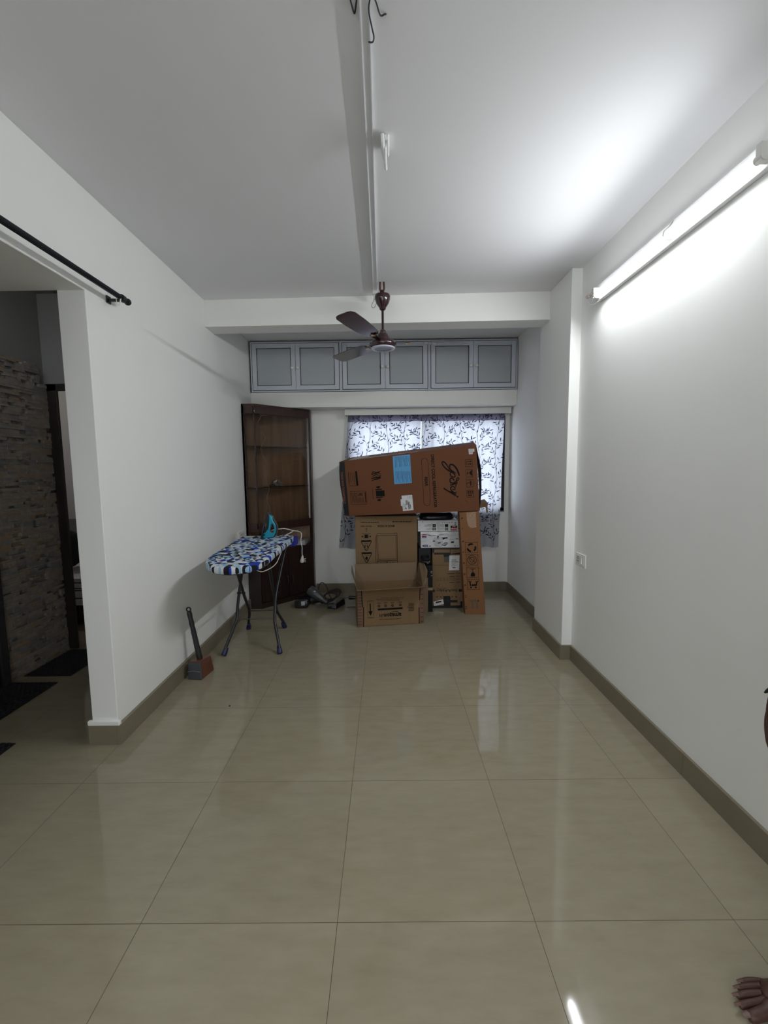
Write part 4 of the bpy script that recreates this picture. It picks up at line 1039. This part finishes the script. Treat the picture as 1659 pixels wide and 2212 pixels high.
# ------------------------------------------------------------------ block tool leaning at the left wall
ml = thing('mallet', 'grey and copper block mallet with black handle standing against the left wall', 'mallet', (-1.26,2.79,0))
COP = mat('copper_brown_casing', (.17,.062,.040), .38, metal=.35, noise=.2, nscale=25, bump=.2, bscale=30)
SLATE = mat('slate_grey_rubber', (.062,.066,.074), .55, noise=.08)
b = MB(); b.hexa([(-1.325,2.748,0),(-1.228,2.735,0),(-1.205,2.875,0),(-1.30,2.89,0),(-1.318,2.752,.118),(-1.236,2.742,.124),(-1.218,2.862,.108),(-1.295,2.875,.106)]); b.build('head', COP, ml, bevel=.006)
b = MB(); b.hexa([(-1.324,2.735,.0),(-1.229,2.723,.0),(-1.227,2.738,.0),(-1.322,2.75,.0),(-1.319,2.738,.112),(-1.238,2.728,.117),(-1.236,2.742,.117),(-1.317,2.752,.112)]); b.build('face_plate', SLATE, ml, bevel=.004)
b = MB(); b.tube(smooth_path([(-1.322,2.7325,.056),(-1.278,2.724,.064),(-1.234,2.7225,.056)],5), .0022, 6); b.build('seam', mat('pale_seam',(.16,.16,.17),.5), ml)
h0, h1 = Vector((-1.268,2.80,.112)), Vector((-1.318,2.79,.445)); b = MB()
m = 16; pts = [h0.lerp(h1,i/m) for i in range(m+1)]; rr = [.0185-.004*(i/m)+(.0016*math.sin(i*2.2) if i > 10 else 0) for i in range(m+1)]
b.tube(pts, rr, 12); b.build('handle', mat('black_grip_plastic',(.014,.014,.015),.5,noise=.1), ml, smooth=True)
b = MB(); c0 = h1+Vector((-.002,0,.014)); b.tube([c0+Vector((.0135*math.cos(2*PI*i/20),0,.0135*math.sin(2*PI*i/20))) for i in range(20)], .0048, 8, True); b.build('hanging_loop', MATS['black_grip_plastic'], ml, smooth=True)

# ------------------------------------------------------------------ vacuum cleaner parts on the floor
vc = thing('handheld_vacuum', 'black handheld vacuum cleaner lying on the floor by the corner cabinet', 'vacuum cleaner', (-.75,4.25,0))
VB = mat('black_vacuum_plastic', (.012,.012,.013), .3, spec=.5); SMOKE = mat('smoky_dark_plastic', (.05,.05,.052), .22, spec=.6)
b = MB(); n = 28
def sup(cx_,cz_,rx,rz,y,e=.45): return [(cx_+rx*math.copysign(abs(math.cos(2*PI*i/n))**e,math.cos(2*PI*i/n)), y, cz_+rz*math.copysign(abs(math.sin(2*PI*i/n))**e,math.sin(2*PI*i/n))) for i in range(n)]
rg = [sup(-.855,.046,.060,.038,4.185), sup(-.855,.046,.067,.045,4.192), sup(-.85,.046,.067,.045,4.27), sup(-.82,.05,.055,.04,4.33), sup(-.80,.05,.045,.035,4.35)]
b.add([v for q in rg for v in q], [(k*n+i,k*n+(i+1)%n,(k+1)*n+(i+1)%n,(k+1)*n+i) for k in range(4) for i in range(n)]+[tuple(range(n)),tuple(range(4*n,5*n))])
b.build('motor_housing', VB, vc, smooth=True)
b = MB(); b.slab([(-.855,4.184,.03),(-.818,4.184,.035),(-.82,4.184,.075),(-.857,4.184,.072)], (0,-.001,0)); b.build('rating_label', mat('silver_label',(.45,.47,.50),.4), vc)
b = MB(); b.tube(smooth_path([(-.79,4.30,.055),(-.73,4.32,.055),(-.67,4.34,.045)],4), [.04]*5+[.036,.033,.03,.028], 16); b.build('grip', VB, vc, smooth=True)
b = MB(); p0, p1 = Vector((-.79,4.30,.155)), Vector((-.60,4.235,.036)); ax = (p1-p0)
b.lathe([(.035,-.012),(.052,0),(.055,.03),(.050,.07),(.038,.14),(.026,.19),(.022,.225)], p0, ax, 24); b.build('dust_cup', SMOKE, vc, smooth=True)
b = MB(); q = p0+ax.normalized()*.05+Vector((.01,-.045,.03)); b.tube([q,q+Vector((.014,0,-.006))], .003, 6); b.tube([q+Vector((.008,0,.004)),q+Vector((.022,0,-.002))], .003, 6); b.build('emblem', CHROME, vc)
nz = thing('vacuum_nozzle', 'black floor nozzle of the vacuum lying at the tip of the dust cup', 'nozzle', (-.52,4.22,0))
b = MB(); b.tube([(-.592,4.175,.031),(-.53,4.19,.031)], .028, 20); b.build('joint_tube', VB, nz, smooth=True)
b = MB(); b.hexa([(-.565,4.15,.003),(-.50,4.145,.003),(-.425,4.30,.003),(-.50,4.32,.003),(-.56,4.165,.045),(-.505,4.16,.05),(-.435,4.295,.07),(-.495,4.305,.068)]); b.build('nozzle_body', VB, nz, bevel=.014, seg=3)
cd = thing('power_cord', 'black power cord coiled in loops behind the vacuum dust cup', 'cord', (-.62,4.4,0))
b = MB(); b.tube(smooth_path([(-.70,4.40,.02),(-.715,4.40,.10),(-.71,4.40,.17),(-.675,4.40,.205),(-.635,4.40,.17),(-.61,4.39,.10),(-.585,4.38,.05),(-.56,4.36,.03)],6), .005, 8)
for k in range(5):
    r = random.Random(k); c_ = Vector((-.615+.012*k,4.37+.015*k,.05))
    b.tube(smooth_path([c_+Vector((.085*math.cos(t)+r.uniform(-.01,.01), .045*math.sin(t), .042*math.sin(t+.6)+.006*k-.004*abs(math.cos(t)))) for t in [i*2*PI/10 for i in range(10)]],4,True), .0048, 8, True)
b.build('coil', CABLE, cd, smooth=True)
wd = thing('vacuum_wand', 'thin grey rod with black grip lying on the floor behind the open box', 'wand', (-.45,4.15,0))
b = MB(); b.tube([(-.50,4.41,.035),(-.40,4.36,.055)], .0055, 10); b.build('rod', mat('grey_metal_rod',(.22,.21,.19),.35,metal=.6), wd, smooth=True)
b = MB(); b.lathe([(.008,0),(.019,.008),(.021,.03),(.018,.06),(.016,.07),(.014,.085)], (-.402,4.36,.055), (.97,-.10,.01), 16); b.build('grip', VB, wd, smooth=True)
b = MB(); b.lathe([(.0005,0),(.006,.001),(.004,.005),(.0005,.006)], (-.93,2.405,.0), (0,0,1), 7)
tag(b.build('debris', CABLE), 'tiny black crumb on the floor tiles in front of the mallet', 'debris')

# ------------------------------------------------------------------ ceiling fan
fan = thing('ceiling_fan', 'maroon ceiling fan hanging in front of the beam', 'fan', (-.009,3.156,2.2))
MAR = mat('maroon_enamel', (.030,.006,.010), .2, spec=.6, coat=.4); MARD = mat('dark_maroon_rod', (.018,.005,.008), .3)
fx, fy = -.009, 3.156
b = MB(); b.tube(smooth_path([(fx-.014,fy,2.665),(fx-.016,fy,2.62),(fx-.004,fy,2.596),(fx+.012,fy,2.62),(fx+.010,fy,2.665)],5), .0065, 10); b.build('ceiling_hook', mat('rusty_hook_steel',(.10,.04,.02),.5,metal=.4,noise=.4,nscale=60), fan, smooth=True)
b = MB(); b.lathe([(.010,2.612),(.013,2.606),(.013,2.59),(.030,2.588),(.050,2.58),(.055,2.566),(.053,2.548),(.044,2.522),(.028,2.500),(.024,2.494),(.021,2.482),(.010,2.474)], (fx,fy,0), (0,0,1), 36); b.build('canopy', MAR, fan, smooth=True)
b = MB(); b.tube([(fx,fy,2.60),(fx,fy,2.33)], .0085, 14); b.build('downrod', MARD, fan, smooth=True)
b = MB(); b.lathe([(.012,2.345),(.018,2.342),(.021,2.328),(.020,2.322),(.034,2.318),(.045,2.300),(.052,2.282),(.052,2.274),(.058,2.268),(.088,2.262),(.095,2.252),(.096,2.240),(.090,2.226),(.082,2.220)], (fx,fy,0), (0,0,1), 48); b.build('motor', MAR, fan, smooth=True)
b = MB(); b.lathe([(.084,2.2215),(.082,2.213),(.068,2.210),(.058,2.214),(.058,2.2215)], (fx,fy,0), (0,0,1), 48); b.build('trim_ring', mat('pale_lilac_ring',(.50,.52,.62),.3), fan, smooth=True)
b = MB(); b.lathe([(.058,2.218),(.05,2.216),(.02,2.222),(.001,2.223)], (fx,fy,0), (0,0,1), 36); b.build('bottom_cap', MARD, fan, smooth=True)
GOLD = mat('gold_blade_trim', (.55,.36,.12), .3, metal=.7)
for a_ in (8, 128, 248):
    t_ = math.radians(a_); u = Vector((math.cos(t_),math.sin(t_),0)); w = Vector((-u.y,u.x,0)); c_ = Vector((fx,fy,2.262))
    b = MB(); til = Vector((0,0,.18))
    secs = [(.17,.035),(.20,.050),(.30,.060),(.45,.064),(.57,.062),(.60,.050),(.61,.030)]
    vs = []
    for q,hw in secs:
        for s_ in (-1,1): vs.append(c_+u*q+(w+til)*hw*s_)
    for q,hw in secs:
        for s_ in (-1,1): vs.append(c_+u*q+(w+til)*hw*s_+Vector((0,0,.003)))
    N = len(secs); fs = []
    for i in range(N-1):
        fs += [(2*i,2*i+1,2*i+3,2*i+2),(2*N+2*i,2*N+2*i+2,2*N+2*i+3,2*N+2*i+1),(2*i,2*i+2,2*N+2*i+2,2*N+2*i),(2*i+1,2*N+2*i+1,2*N+2*i+3,2*i+3)]
    fs += [(0,2*N,2*N+1,1),(2*N-2,2*N-1,4*N-1,4*N-2)]
    b.add(vs,fs); bl = b.build('blade', MAR, fan)
    b = MB(); b.slab([c_+u*.085-w*.016,c_+u*.19-w*.026,c_+u*.19+w*.026,c_+u*.085+w*.016], (0,0,-.004)); b.build('blade_bracket', MARD, bl)
    b = MB(); b.slab([c_+u*.165-w*.012-Vector((0,0,.004)),c_+u*.205-w*.004-Vector((0,0,.004)),c_+u*.205+w*.008-Vector((0,0,.004)),c_+u*.165+w*.014-Vector((0,0,.004))], (0,0,-.003)); b.build('gold_badge', GOLD, bl)

# ------------------------------------------------------------------ ceiling wiring
b = MB()
def run(x0, x1, z0):
    b.hexa([(-.038+x0,.6,z0),(-.038+x1,.6,z0),(-.062+x1,3.285,z0),(-.062+x0,3.285,z0),(-.038+x0,.6,2.6695),(-.038+x1,.6,2.6695),(-.062+x1,3.285,2.6695),(-.062+x0,3.285,2.6695)])
run(-.014,.014,2.659); run(-.0145,-.0115,2.655); run(.0115,.0145,2.655)
ct = thing('cable_channel', 'long white plastic cable channel running along the ceiling to the fan', 'cable channel', (-.05,2,2.64))
b.build('channel', mat('white_channel_plastic',(.74,.74,.76),.35), ct)
b = MB(); b.box(-.082,-.044,3.275,3.315,2.635,2.669); b.box(-.075,-.05,3.30,3.33,2.612,2.64); b.build('end_clip', OFFPL, ct, bevel=.003)
b = MB(); b.tube(smooth_path([(-.062,3.315,2.63),(-.075,3.315,2.60),(-.088,3.315,2.572),(-.085,3.315,2.552),(-.068,3.315,2.555),(-.055,3.315,2.585),(-.052,3.30,2.62)],6), .0018, 8); b.build('wire_loop', mat('grey_wire',(.13,.13,.12),.5), ct, smooth=True)
hk = thing('plastered_hook', 'paint covered hook and plaster lump on the ceiling beside the cable channel', 'hook', (.012,1.87,2.62))
b = MB(); r = random.Random(8)
PLAS = mat('painted_plaster_lump', (.78,.78,.78), .6, bump=.6, bscale=35)
b.box(-.004,.026,1.82,1.905,2.648,2.669); b.build('lump', PLAS, hk, bevel=.007, seg=3)
b = MB(); b.tube(smooth_path([(.002,1.815,2.665),(.004,1.83,2.640),(.007,1.87,2.630),(.012,1.90,2.628)],5), .007, 8); b.tube(smooth_path([(.024,1.82,2.665),(.024,1.84,2.641),(.024,1.89,2.640),(.023,1.915,2.655)],5), .005, 8); b.tube(smooth_path([(.012,1.84,2.635),(.013,1.89,2.618),(.016,1.93,2.610)],5), .006, 8); b.build('hook_strand', PLAS, hk, smooth=True)
WIRE = mat('black_wire', (.016,.012,.018), .5)
def wire(pts, label):
    b = MB(); b.tube(smooth_path(pts,6), .0022, 8); tag(b.build('loose_wire', WIRE, smooth=True), label, 'wire', 'loose wires at the top of the picture')
wire([(-.012,1.22,2.667),(-.020,1.28,2.648),(-.032,1.33,2.640),(-.025,1.375,2.634),(-.020,1.40,2.632),(-.024,1.425,2.640),(-.036,1.44,2.6535)], 'loose black wire curling across the white cable channel')
wire([(-.082,1.20,2.668),(-.084,1.30,2.658),(-.079,1.345,2.660),(-.074,1.372,2.668),(-.068,1.345,2.664),(-.062,1.30,2.66),(-.058,1.22,2.66)], 'loose black wire bent in a V left of the cable channel')
wire([(-.03,1.22,2.655),(-.022,1.29,2.650),(-.010,1.335,2.655),(.000,1.372,2.662),(.012,1.374,2.666),(.016,1.377,2.669)], 'loose black wire slanting into the ceiling right of the cable channel')

# ------------------------------------------------------------------ tube light on the right wall
tl_ = thing('tube_light', 'long lit fluorescent tube light on the right wall', 'tube light', (1.28,2.1,2.35))
b = MB(); b.box(1.285,1.3095,1.48,2.735,2.358,2.452); b.build('batten', mat('white_batten_enamel',(.78,.78,.78),.35), tl_, bevel=.004)
TUBE = emit_mat('glowing_tube', (.93,.97,1.0), 275)
b = MB(); b.tube([(1.262,1.575,2.385),(1.262,2.690,2.385)], .0135, 40)
for i in range(40):            # LED tube: lit arc narrowed to tame hot spots; added back glow whitens batten
    q_ = (Vector(b.v[b.f[i][0]])+Vector(b.v[b.f[i][1]]))/2
    if not 185 < math.degrees(math.atan2(q_.z-2.385, q_.x-1.262)) % 360 < 247: b.m[i] = 1
for i in (40, 41): b.m[i] = 1
b.build('tube', [TUBE, emit_mat('faintly_glowing_tube_back', (.93,.97,1.0), 5)], tl_, smooth=True)
for y0, y1 in ((1.538,1.572),(2.693,2.727)):
    b = MB(); b.tube([(1.262,y0,2.385),(1.262,y1,2.385)], .0145, 18); b.box(1.25,1.287,y0+.004 if y0<2 else y0+.008,y1-.004 if y0>2 else y1-.008,2.37,2.43); b.build('lamp_holder', OFFPL, tl_, smooth=False)
b = MB(); b.lathe([(.010,0),(.012,.003),(.012,.045),(.0155,.047),(.0155,.053),(.012,.055),(.011,.085),(.006,.09),(.004,.094)], (1.268,2.73,2.418), (-.05,1,.01), 18)
b.build('starter', mat('pinkish_white_plastic',(.72,.62,.58),.35), tl_, smooth=True)
b = MB(); b.tube(smooth_path([(1.268,2.815,2.41),(1.268,2.80,2.375),(1.272,2.755,2.352),(1.282,2.71,2.352),(1.296,2.69,2.362)],6), .0024, 8); b.build('wire', WHCORD, tl_, smooth=True)
b = MB(); b.tube(smooth_path([(1.287,2.04,2.45),(1.270,2.04,2.425),(1.247,2.04,2.40),(1.250,2.04,2.372),(1.287,2.04,2.37)],5), .003, 6); b.build('retaining_clip', CHROME, tl_, smooth=True)

# ------------------------------------------------------------------ sockets
HOLE = mat('socket_hole', (.02,.018,.015), .6)
sk = thing('wall_socket', 'white switch and socket plate on the right wall beside the pillar', 'socket', (1.31,2.87,.70))
b = MB(); b.box(1.299,1.3098,2.800,2.942,.700,.788); b.build('plate', WHITEPL, sk, bevel=.005, seg=3)
b = MB(); b.box(1.296,1.300,2.820,2.925,.714,.775); b.build('module', OFFPL, sk, bevel=.001)
b = MB()
for y, z, r_ in ((2.895,.763,.0045),(2.904,.752,.0032),(2.886,.752,.0032),(2.905,.736,.004),(2.885,.736,.004)): b.lathe([(r_,-.0005),(r_,.0008)], (1.2958,y,z), (-1,0,0), 10)
b.build('socket_holes', HOLE, sk)
b = MB(); b.hexa([(1.2965,2.835,.722),(1.2965,2.860,.722),(1.2965,2.860,.768),(1.2965,2.835,.768),(1.289,2.836,.724),(1.289,2.859,.724),(1.2945,2.859,.767),(1.2945,2.836,.767)]); b.build('switch', WHITEPL, sk, bevel=.001)
sk = thing('wall_socket', 'white socket plate on the left wall behind the ironing board', 'socket', (-1.37,4.0,.72))
b = MB(); b.box(-1.3698,-1.355,3.925,4.085,.715,.805); b.build('plate', WHITEPL, sk, bevel=.005, seg=3)
b = MB(); b.box(-1.356,-1.350,3.945,4.065,.728,.792); b.build('module', OFFPL, sk, bevel=.001)
b = MB()
for y, z in ((3.97,.775),(3.96,.75),(3.98,.75)): b.lathe([(.004,-.0005),(.004,.0008)], (-1.350,y,z), (1,0,0), 10)
b.build('socket_holes', HOLE, sk)

# ------------------------------------------------------------------ curtain rod over the passage opening
rod = thing('curtain_rod', 'black curtain rod over the passage opening on the left wall', 'curtain rod', (-1.3,1.3,2.2))
RODM = mat('black_navy_rod_enamel', (.006,.006,.011), .5, spec=.25)
b = MB(); b.tube([(-1.297,-.05,2.232),(-1.297,2.275,2.228)], .0125, 18); b.build('rod', RODM, rod, smooth=True)
b = MB(); b.lathe([(.012,0),(.016,.004),(.017,.010),(.014,.018),(.008,.022),(.001,.023)], (-1.297,2.272,2.228), (0,1,0), 18); b.build('finial', RODM, rod, smooth=True)
for y in (2.235, -.02):
    b = MB(); b.box(-1.369,-1.362,y-.016,y+.016,2.205,2.24); b.tube([(-1.365,y,2.222),(-1.297,y,2.218)], .008, 10); b.lathe([(.018,-.012),(.018,.012)], (-1.297,y,2.228), (0,1,0), 16); b.build('bracket', BLACK, rod, bevel=.002)
b = MB(); b.tube(smooth_path([(-1.31,2.205,2.225),(-1.305,2.20,2.20),(-1.30,2.205,2.185),(-1.292,2.21,2.20),(-1.29,2.212,2.222),(-1.298,2.215,2.205),(-1.303,2.22,2.190)],5), .0018, 6); b.build('loose_string', WHCORD, rod, smooth=True)

# ------------------------------------------------------------------ person at the right edge of the frame
SKIN = mat('brown_skin', (.068,.031,.021), .5, spec=.4, noise=.1, nscale=30)
CLOTH = mat('black_cotton', (.016,.016,.018), .9, spec=.2, noise=.1); SHORTS = mat('charcoal_cotton', (.035,.035,.04), .9, spec=.2, noise=.1)
HAIR = mat('black_hair', (.008,.007,.007), .5)
def skin_mesh(name, chains, material, parent, levels=2):
    """chains: list of (start_ref, [(x,y,z,rx,ry), ...]); first chain's first vertex is the root"""
    V, E, R, key = [], [], [], {}
    for ref, pts in chains:
        prev = key.get(ref) if ref else None
        for p in pts:
            nm = p[5] if len(p) > 5 else None
            V.append(p[:3]); R.append((p[3],p[4])); i = len(V)-1
            if prev is not None: E.append((prev,i))
            if nm: key[nm] = i
            prev = i
    me = bpy.data.meshes.new(name); me.from_pydata(V,E,[])
    o = bpy.data.objects.new(name, me); COL.objects.link(o)
    sk_ = o.modifiers.new('Skin','SKIN'); 
    ly = me.skin_vertices[0].data
    for i,(a,c) in enumerate(R): ly[i].radius = (a,c); ly[i].use_root = (i == 0)
    sk_.use_smooth_shade = True; sk_.branch_smoothing = .3
    sb = o.modifiers.new('Sub','SUBSURF'); sb.levels = levels; sb.render_levels = levels
    dg = bpy.context.evaluated_depsgraph_get(); dg.update()
    m2 = bpy.data.meshes.new_from_object(o.evaluated_get(dg)); m2.name = name
    bpy.data.objects.remove(o); bpy.data.meshes.remove(me)
    m2.materials.clear(); m2.materials.append(material)
    for f in m2.polygons: f.use_smooth = True
    o = bpy.data.objects.new(name, m2); COL.objects.link(o)
    if parent is not None: o.parent = parent; o.location = -world_loc(parent)
    return o
ps = thing('person', 'barefoot person in dark clothes at the right edge, only a foot and hand in frame', 'person', (1.10,.87,0))
ch_ = [(None, [(1.10,.87,.93,.12,.15,'pelvis'),(1.105,.87,1.08,.105,.14,'belly'),(1.11,.87,1.25,.115,.16,'chest'),(1.115,.87,1.38,.09,.13,'upper'),(1.11,.87,1.46,.05,.052,'neck'),(1.10,.87,1.53,.055,.055,'jaw'),(1.085,.87,1.60,.088,.075,'skull'),(1.09,.87,1.67,.082,.070,'crown'),(1.095,.87,1.715,.05,.045)]),
 ('jaw', [(1.035,.87,1.545,.028,.026),(1.012,.87,1.55,.014,.018)]),        # chin and lips
 ('skull', [(1.00,.87,1.60,.016,.015),(.985,.87,1.592,.010,.012)])]      # nose
for s, ankx, ky in ((1,1.065,.98),(-1,1.075,.755)):
    hip, knee, ank = f'hip{s}', f'knee{s}', f'ank{s}'
    yk = .87+s*.10
    ch_.append(('pelvis', [(1.10,.87+s*.095,.84,.088,.088,hip),(1.09,.87+s*.10,.68,.078,.078),(1.075,ky*.6+yk*.4,.50,.056,.056,knee),(1.085,ky,.34,.052,.05),(1.08,ky,.19,.036,.036),(ankx,ky,.085,.034,.036,ank)]))
    ch_.append((ank, [(ankx+.035,ky,.034,.032,.030)]))
    # foot: the big toe is on the inner side, nearer the camera for the right foot
    ch_.append((ank, [(1.02,ky-s*.002,.052,.040,.032),(.975,ky-s*.004,.032,.045,.022,f'ball{s}')]))
    d0 = ky-.985
    T = [(-.036,.868,.0145,.0125),(-.012,.866,.0092,.0088),(.008,.876,.0088,.0084),(.0245,.892,.0084,.008),(.038,.912,.0080,.0078)]
    for k,(dy,tx,ra,rb) in enumerate(T):
        yy = ky+s*(dy)-s*.002
        ch_.append((f'ball{s}', [(.935+.01*k*.8,ky+s*dy*.85,.021,ra*1.12,rb*1.15),(tx+.024,yy,.0185,ra*.95,rb*1.02),(tx+.006,yy,.0125,ra*.98,rb*.82)]))
    # arm
    sh, el, wr = f'sh{s}', f'el{s}', f'wr{s}'
    hy = .87+s*.275
    ch_.append(('upper', [(1.115,.87+s*.175,1.375,.058,.055,sh),(1.12,.87+s*.225,1.22,.044,.044),(1.125,.87+s*.255,1.07,.036,.036,el),(1.135,.87+s*.268,.93,.031,.031),(1.107,hy,.80,.023,.026,wr)]))
    ch_.append((wr, [(1.092,hy,.755,.030,.020),(1.082,hy,.705,.036,.018,f'palm{s}')]))
    for k,(dx,l) in enumerate(((-.026,.072),(-.008,.082),(.010,.075),(.026,.058))):
        x0 = 1.084+dx
        ch_.append((f'palm{s}', [(x0+dx*.15,hy-s*.002,.672,.0105,.0105),(x0+dx*.2-.003,hy-s*.008,.672-l*.45,.0095,.0095),(x0+dx*.2-.008,hy-s*.020,.672-l*.85,.0088,.0088),(x0+dx*.2-.010,hy-s*.034,.672-l*1.1,.0078,.0078)]))
    ch_.append((wr, [(1.066,hy-s*.006,.738,.017,.017),(1.0535,hy-s*.012,.700,.0155,.0150),(1.049,hy-s*.018,.664,.0135,.0130),(1.053,hy-s*.024,.630,.0105,.0105)]))
body = skin_mesh('body', ch_, SKIN, ps)
# nails, eyes, ears, hair, clothes
NAIL = mat('pale_nail', (.125,.066,.050), .45)
b = MB()
for k,(dy,tx,ra,rb) in enumerate([(-.036,.868,.0145,.0125),(-.012,.866,.0092,.0088),(.008,.876,.0088,.0084),(.0245,.892,.0084,.008),(.038,.912,.0080,.0078)]):
    yy = .98+dy-.002; w = ra*.55; z = .0125+rb*.82
    b.add([(tx-.004,yy-w*.8,z-.002),(tx-.005,yy,z+.0008),(tx-.004,yy+w*.8,z-.002),(tx+.010,yy+w,z+.002),(tx+.011,yy,z+.0042),(tx+.010,yy-w,z+.002)], [(0,1,4,5),(1,2,3,4)])
b.build('toenails', NAIL, ps, smooth=True)
b = MB()
for s in (-1,1): b.lathe([(.0005,-.011),(.008,-.008),(.011,0),(.008,.008),(.0005,.011)], (1.012,.87+s*.031,1.618), (1,0,0), 14)
b.build('eyes', mat('eye_white',(.6,.6,.58),.2), ps, smooth=True)
b = MB()
for s in (-1,1): b.tube(smooth_path([(1.09,.87+s*.074,1.63),(1.10,.87+s*.086,1.635),(1.112,.87+s*.088,1.61),(1.10,.87+s*.082,1.575),(1.09,.87+s*.074,1.578)],4), .008, 8)
b.build('ears', SKIN, ps, smooth=True)
b = MB(); nu, nv = 28, 12; vs = []
for j in range(nv+1):
    th = .02+(PI*.56)*j/nv
    for i in range(nu):
        f = 2*PI*i/nu; k = 1.0 if math.cos(f) > -.2 or th < 1. else .82
        vs.append((1.10+.112*math.sin(th)*math.cos(f)*k, .87+.092*math.sin(th)*math.sin(f), 1.645+.105*math.cos(th)+(.02 if (math.cos(f) < -.4 and th > 1.2) else 0)))
b.add(vs, [(j*nu+i,j*nu+(i+1)%nu,(j+1)*nu+(i+1)%nu,(j+1)*nu+i) for j in range(nv) for i in range(nu)]+[tuple(range(nu))])
b.build('hair', HAIR, ps, smooth=True)
def shell(name, secs, m, n=36, hem=0.):
    b = MB(); vs = []
    for (x,y,z,rx,ry) in secs:
        for i in range(n):
            f = 2*PI*i/n; vs.append((x+rx*math.cos(f)*(1+.02*math.sin(5*f)), y+ry*math.sin(f)*(1+.02*math.cos(4*f)), z+hem*math.sin(3*f)*(1 if z == secs[-1][2] else 0)))
    b.add(vs, [(j*n+i,j*n+(i+1)%n,(j+1)*n+(i+1)%n,(j+1)*n+i) for j in range(len(secs)-1) for i in range(n)])
    return b.build(name, m, ps, smooth=True)
shell('shirt', [(1.11,.87,1.47,.062,.068),(1.112,.87,1.43,.10,.15),(1.115,.87,1.38,.13,.215),(1.11,.87,1.25,.148,.205),(1.105,.87,1.08,.14,.185),(1.10,.87,.93,.155,.19),(1.10,.87,.86,.16,.195)], CLOTH)
for s in (-1,1):
    b = MB(); b.tube(smooth_path([(1.115,.87+s*.15,1.40),(1.117,.87+s*.19,1.36),(1.12,.87+s*.225,1.24),(1.123,.87+s*.243,1.17)],4), [.065]*5+[.066]*4+[.062]*4, 18); b.build('sleeve', CLOTH, ps, smooth=True)
    shell('short_leg', [(1.10,.87+s*.09,.92,.13,.115),(1.10,.87+s*.095,.80,.115,.105),(1.085,.87+s*.10,.62,.10,.098),(1.08,.87+s*.10,.56,.10,.098)], SHORTS)
b = MB(); b.lathe([(.029,-.004),(.031,0),(.029,.004)], (1.104,1.145,.785), (0,0,1), 24); b.tube(smooth_path([(1.078,1.135,.785),(1.048,1.128,.772),(1.030,1.128,.756),(1.0245,1.13,.7505)],5), [.0045]*11+[.0035,.003,.0025,.002,.0015], 8)
b.build('wrist_thread', CLOTH, ps, smooth=True)

# ------------------------------------------------------------------ light
w = bpy.data.worlds.new('overcast_daylight'); sc.world = w; w.use_nodes = True
bg = w.node_tree.nodes['Background']; bg.inputs['Color'].default_value = (.86,.91,1.0,1); bg.inputs['Strength'].default_value = 2.7
fill_tube = clone(tl_); fill_tube.location = (-1.34,-.85,2.35); fill_tube.rotation_euler.z = PI  # second tube added out of view as fill light for the room
for c_ in fill_tube.children:
    if c_.name.startswith('tube'):
        c_.data = c_.data.copy(); c_.data.materials[0] = emit_mat('added_fill_tube_glow', (.93,.97,1.0), 440)
fill_tube['group'] = 'tube lights on the side walls'; tl_['group'] = 'tube lights on the side walls'
fill_tube['label'] = 'added unseen fill tube light on the left wall behind the camera'
# unseen bulb added to brighten the far room beyond the doorway
bulb = thing('added_fill_bulb', 'added unseen bulb brightening the far room from its ceiling', 'bulb', (-4.2,4.2,2.55))
b = MB(); b.lathe([(.001,-.12),(.03,-.11),(.042,-.08),(.035,-.05),(.018,-.02),(.018,0)], (-4.2,4.2,2.67), (0,0,1), 18); b.build('bulb_glass', emit_mat('added_bulb_glow',(1,.95,.88),110), bulb, smooth=True)

# ------------------------------------------------------------------ camera
PITCH, YAW, ROLL, CAMH, FPX = .09872030, .00530712, -.01233870, 1.37001607, 935.
fwd = Vector((-math.sin(YAW)*math.cos(PITCH), math.cos(YAW)*math.cos(PITCH), -math.sin(PITCH)))
right = Vector((math.cos(YAW), math.sin(YAW), 0)); upv = right.cross(fwd)
r2 = right*math.cos(ROLL)+upv*math.sin(ROLL); u2 = -right*math.sin(ROLL)+upv*math.cos(ROLL)
cam = bpy.data.cameras.new('camera'); co = bpy.data.objects.new('camera', cam); COL.objects.link(co)
co.matrix_world = Matrix(((r2.x,u2.x,-fwd.x,0),(r2.y,u2.y,-fwd.y,0),(r2.z,u2.z,-fwd.z,CAMH),(0,0,0,1)))
cam.sensor_fit = 'VERTICAL'; cam.sensor_height = 24; cam.lens = 24*FPX/2212; cam.clip_start = .02
sc.camera = co

sc.view_settings.view_transform = 'Standard'; sc.view_settings.look = 'None'
sc.view_settings.gamma = 1; sc.view_settings.use_curve_mapping = False
sc.view_settings.exposure = 0.57
cy_ = sc.cycles
cy_.use_denoising = True; cy_.max_bounces = 8; cy_.diffuse_bounces = 5; cy_.use_adaptive_sampling = True; cy_.adaptive_threshold = .03; cy_.transparent_max_bounces = 12
cy_.caustics_reflective = False; cy_.caustics_refractive = False; cy_.sample_clamp_indirect = 6
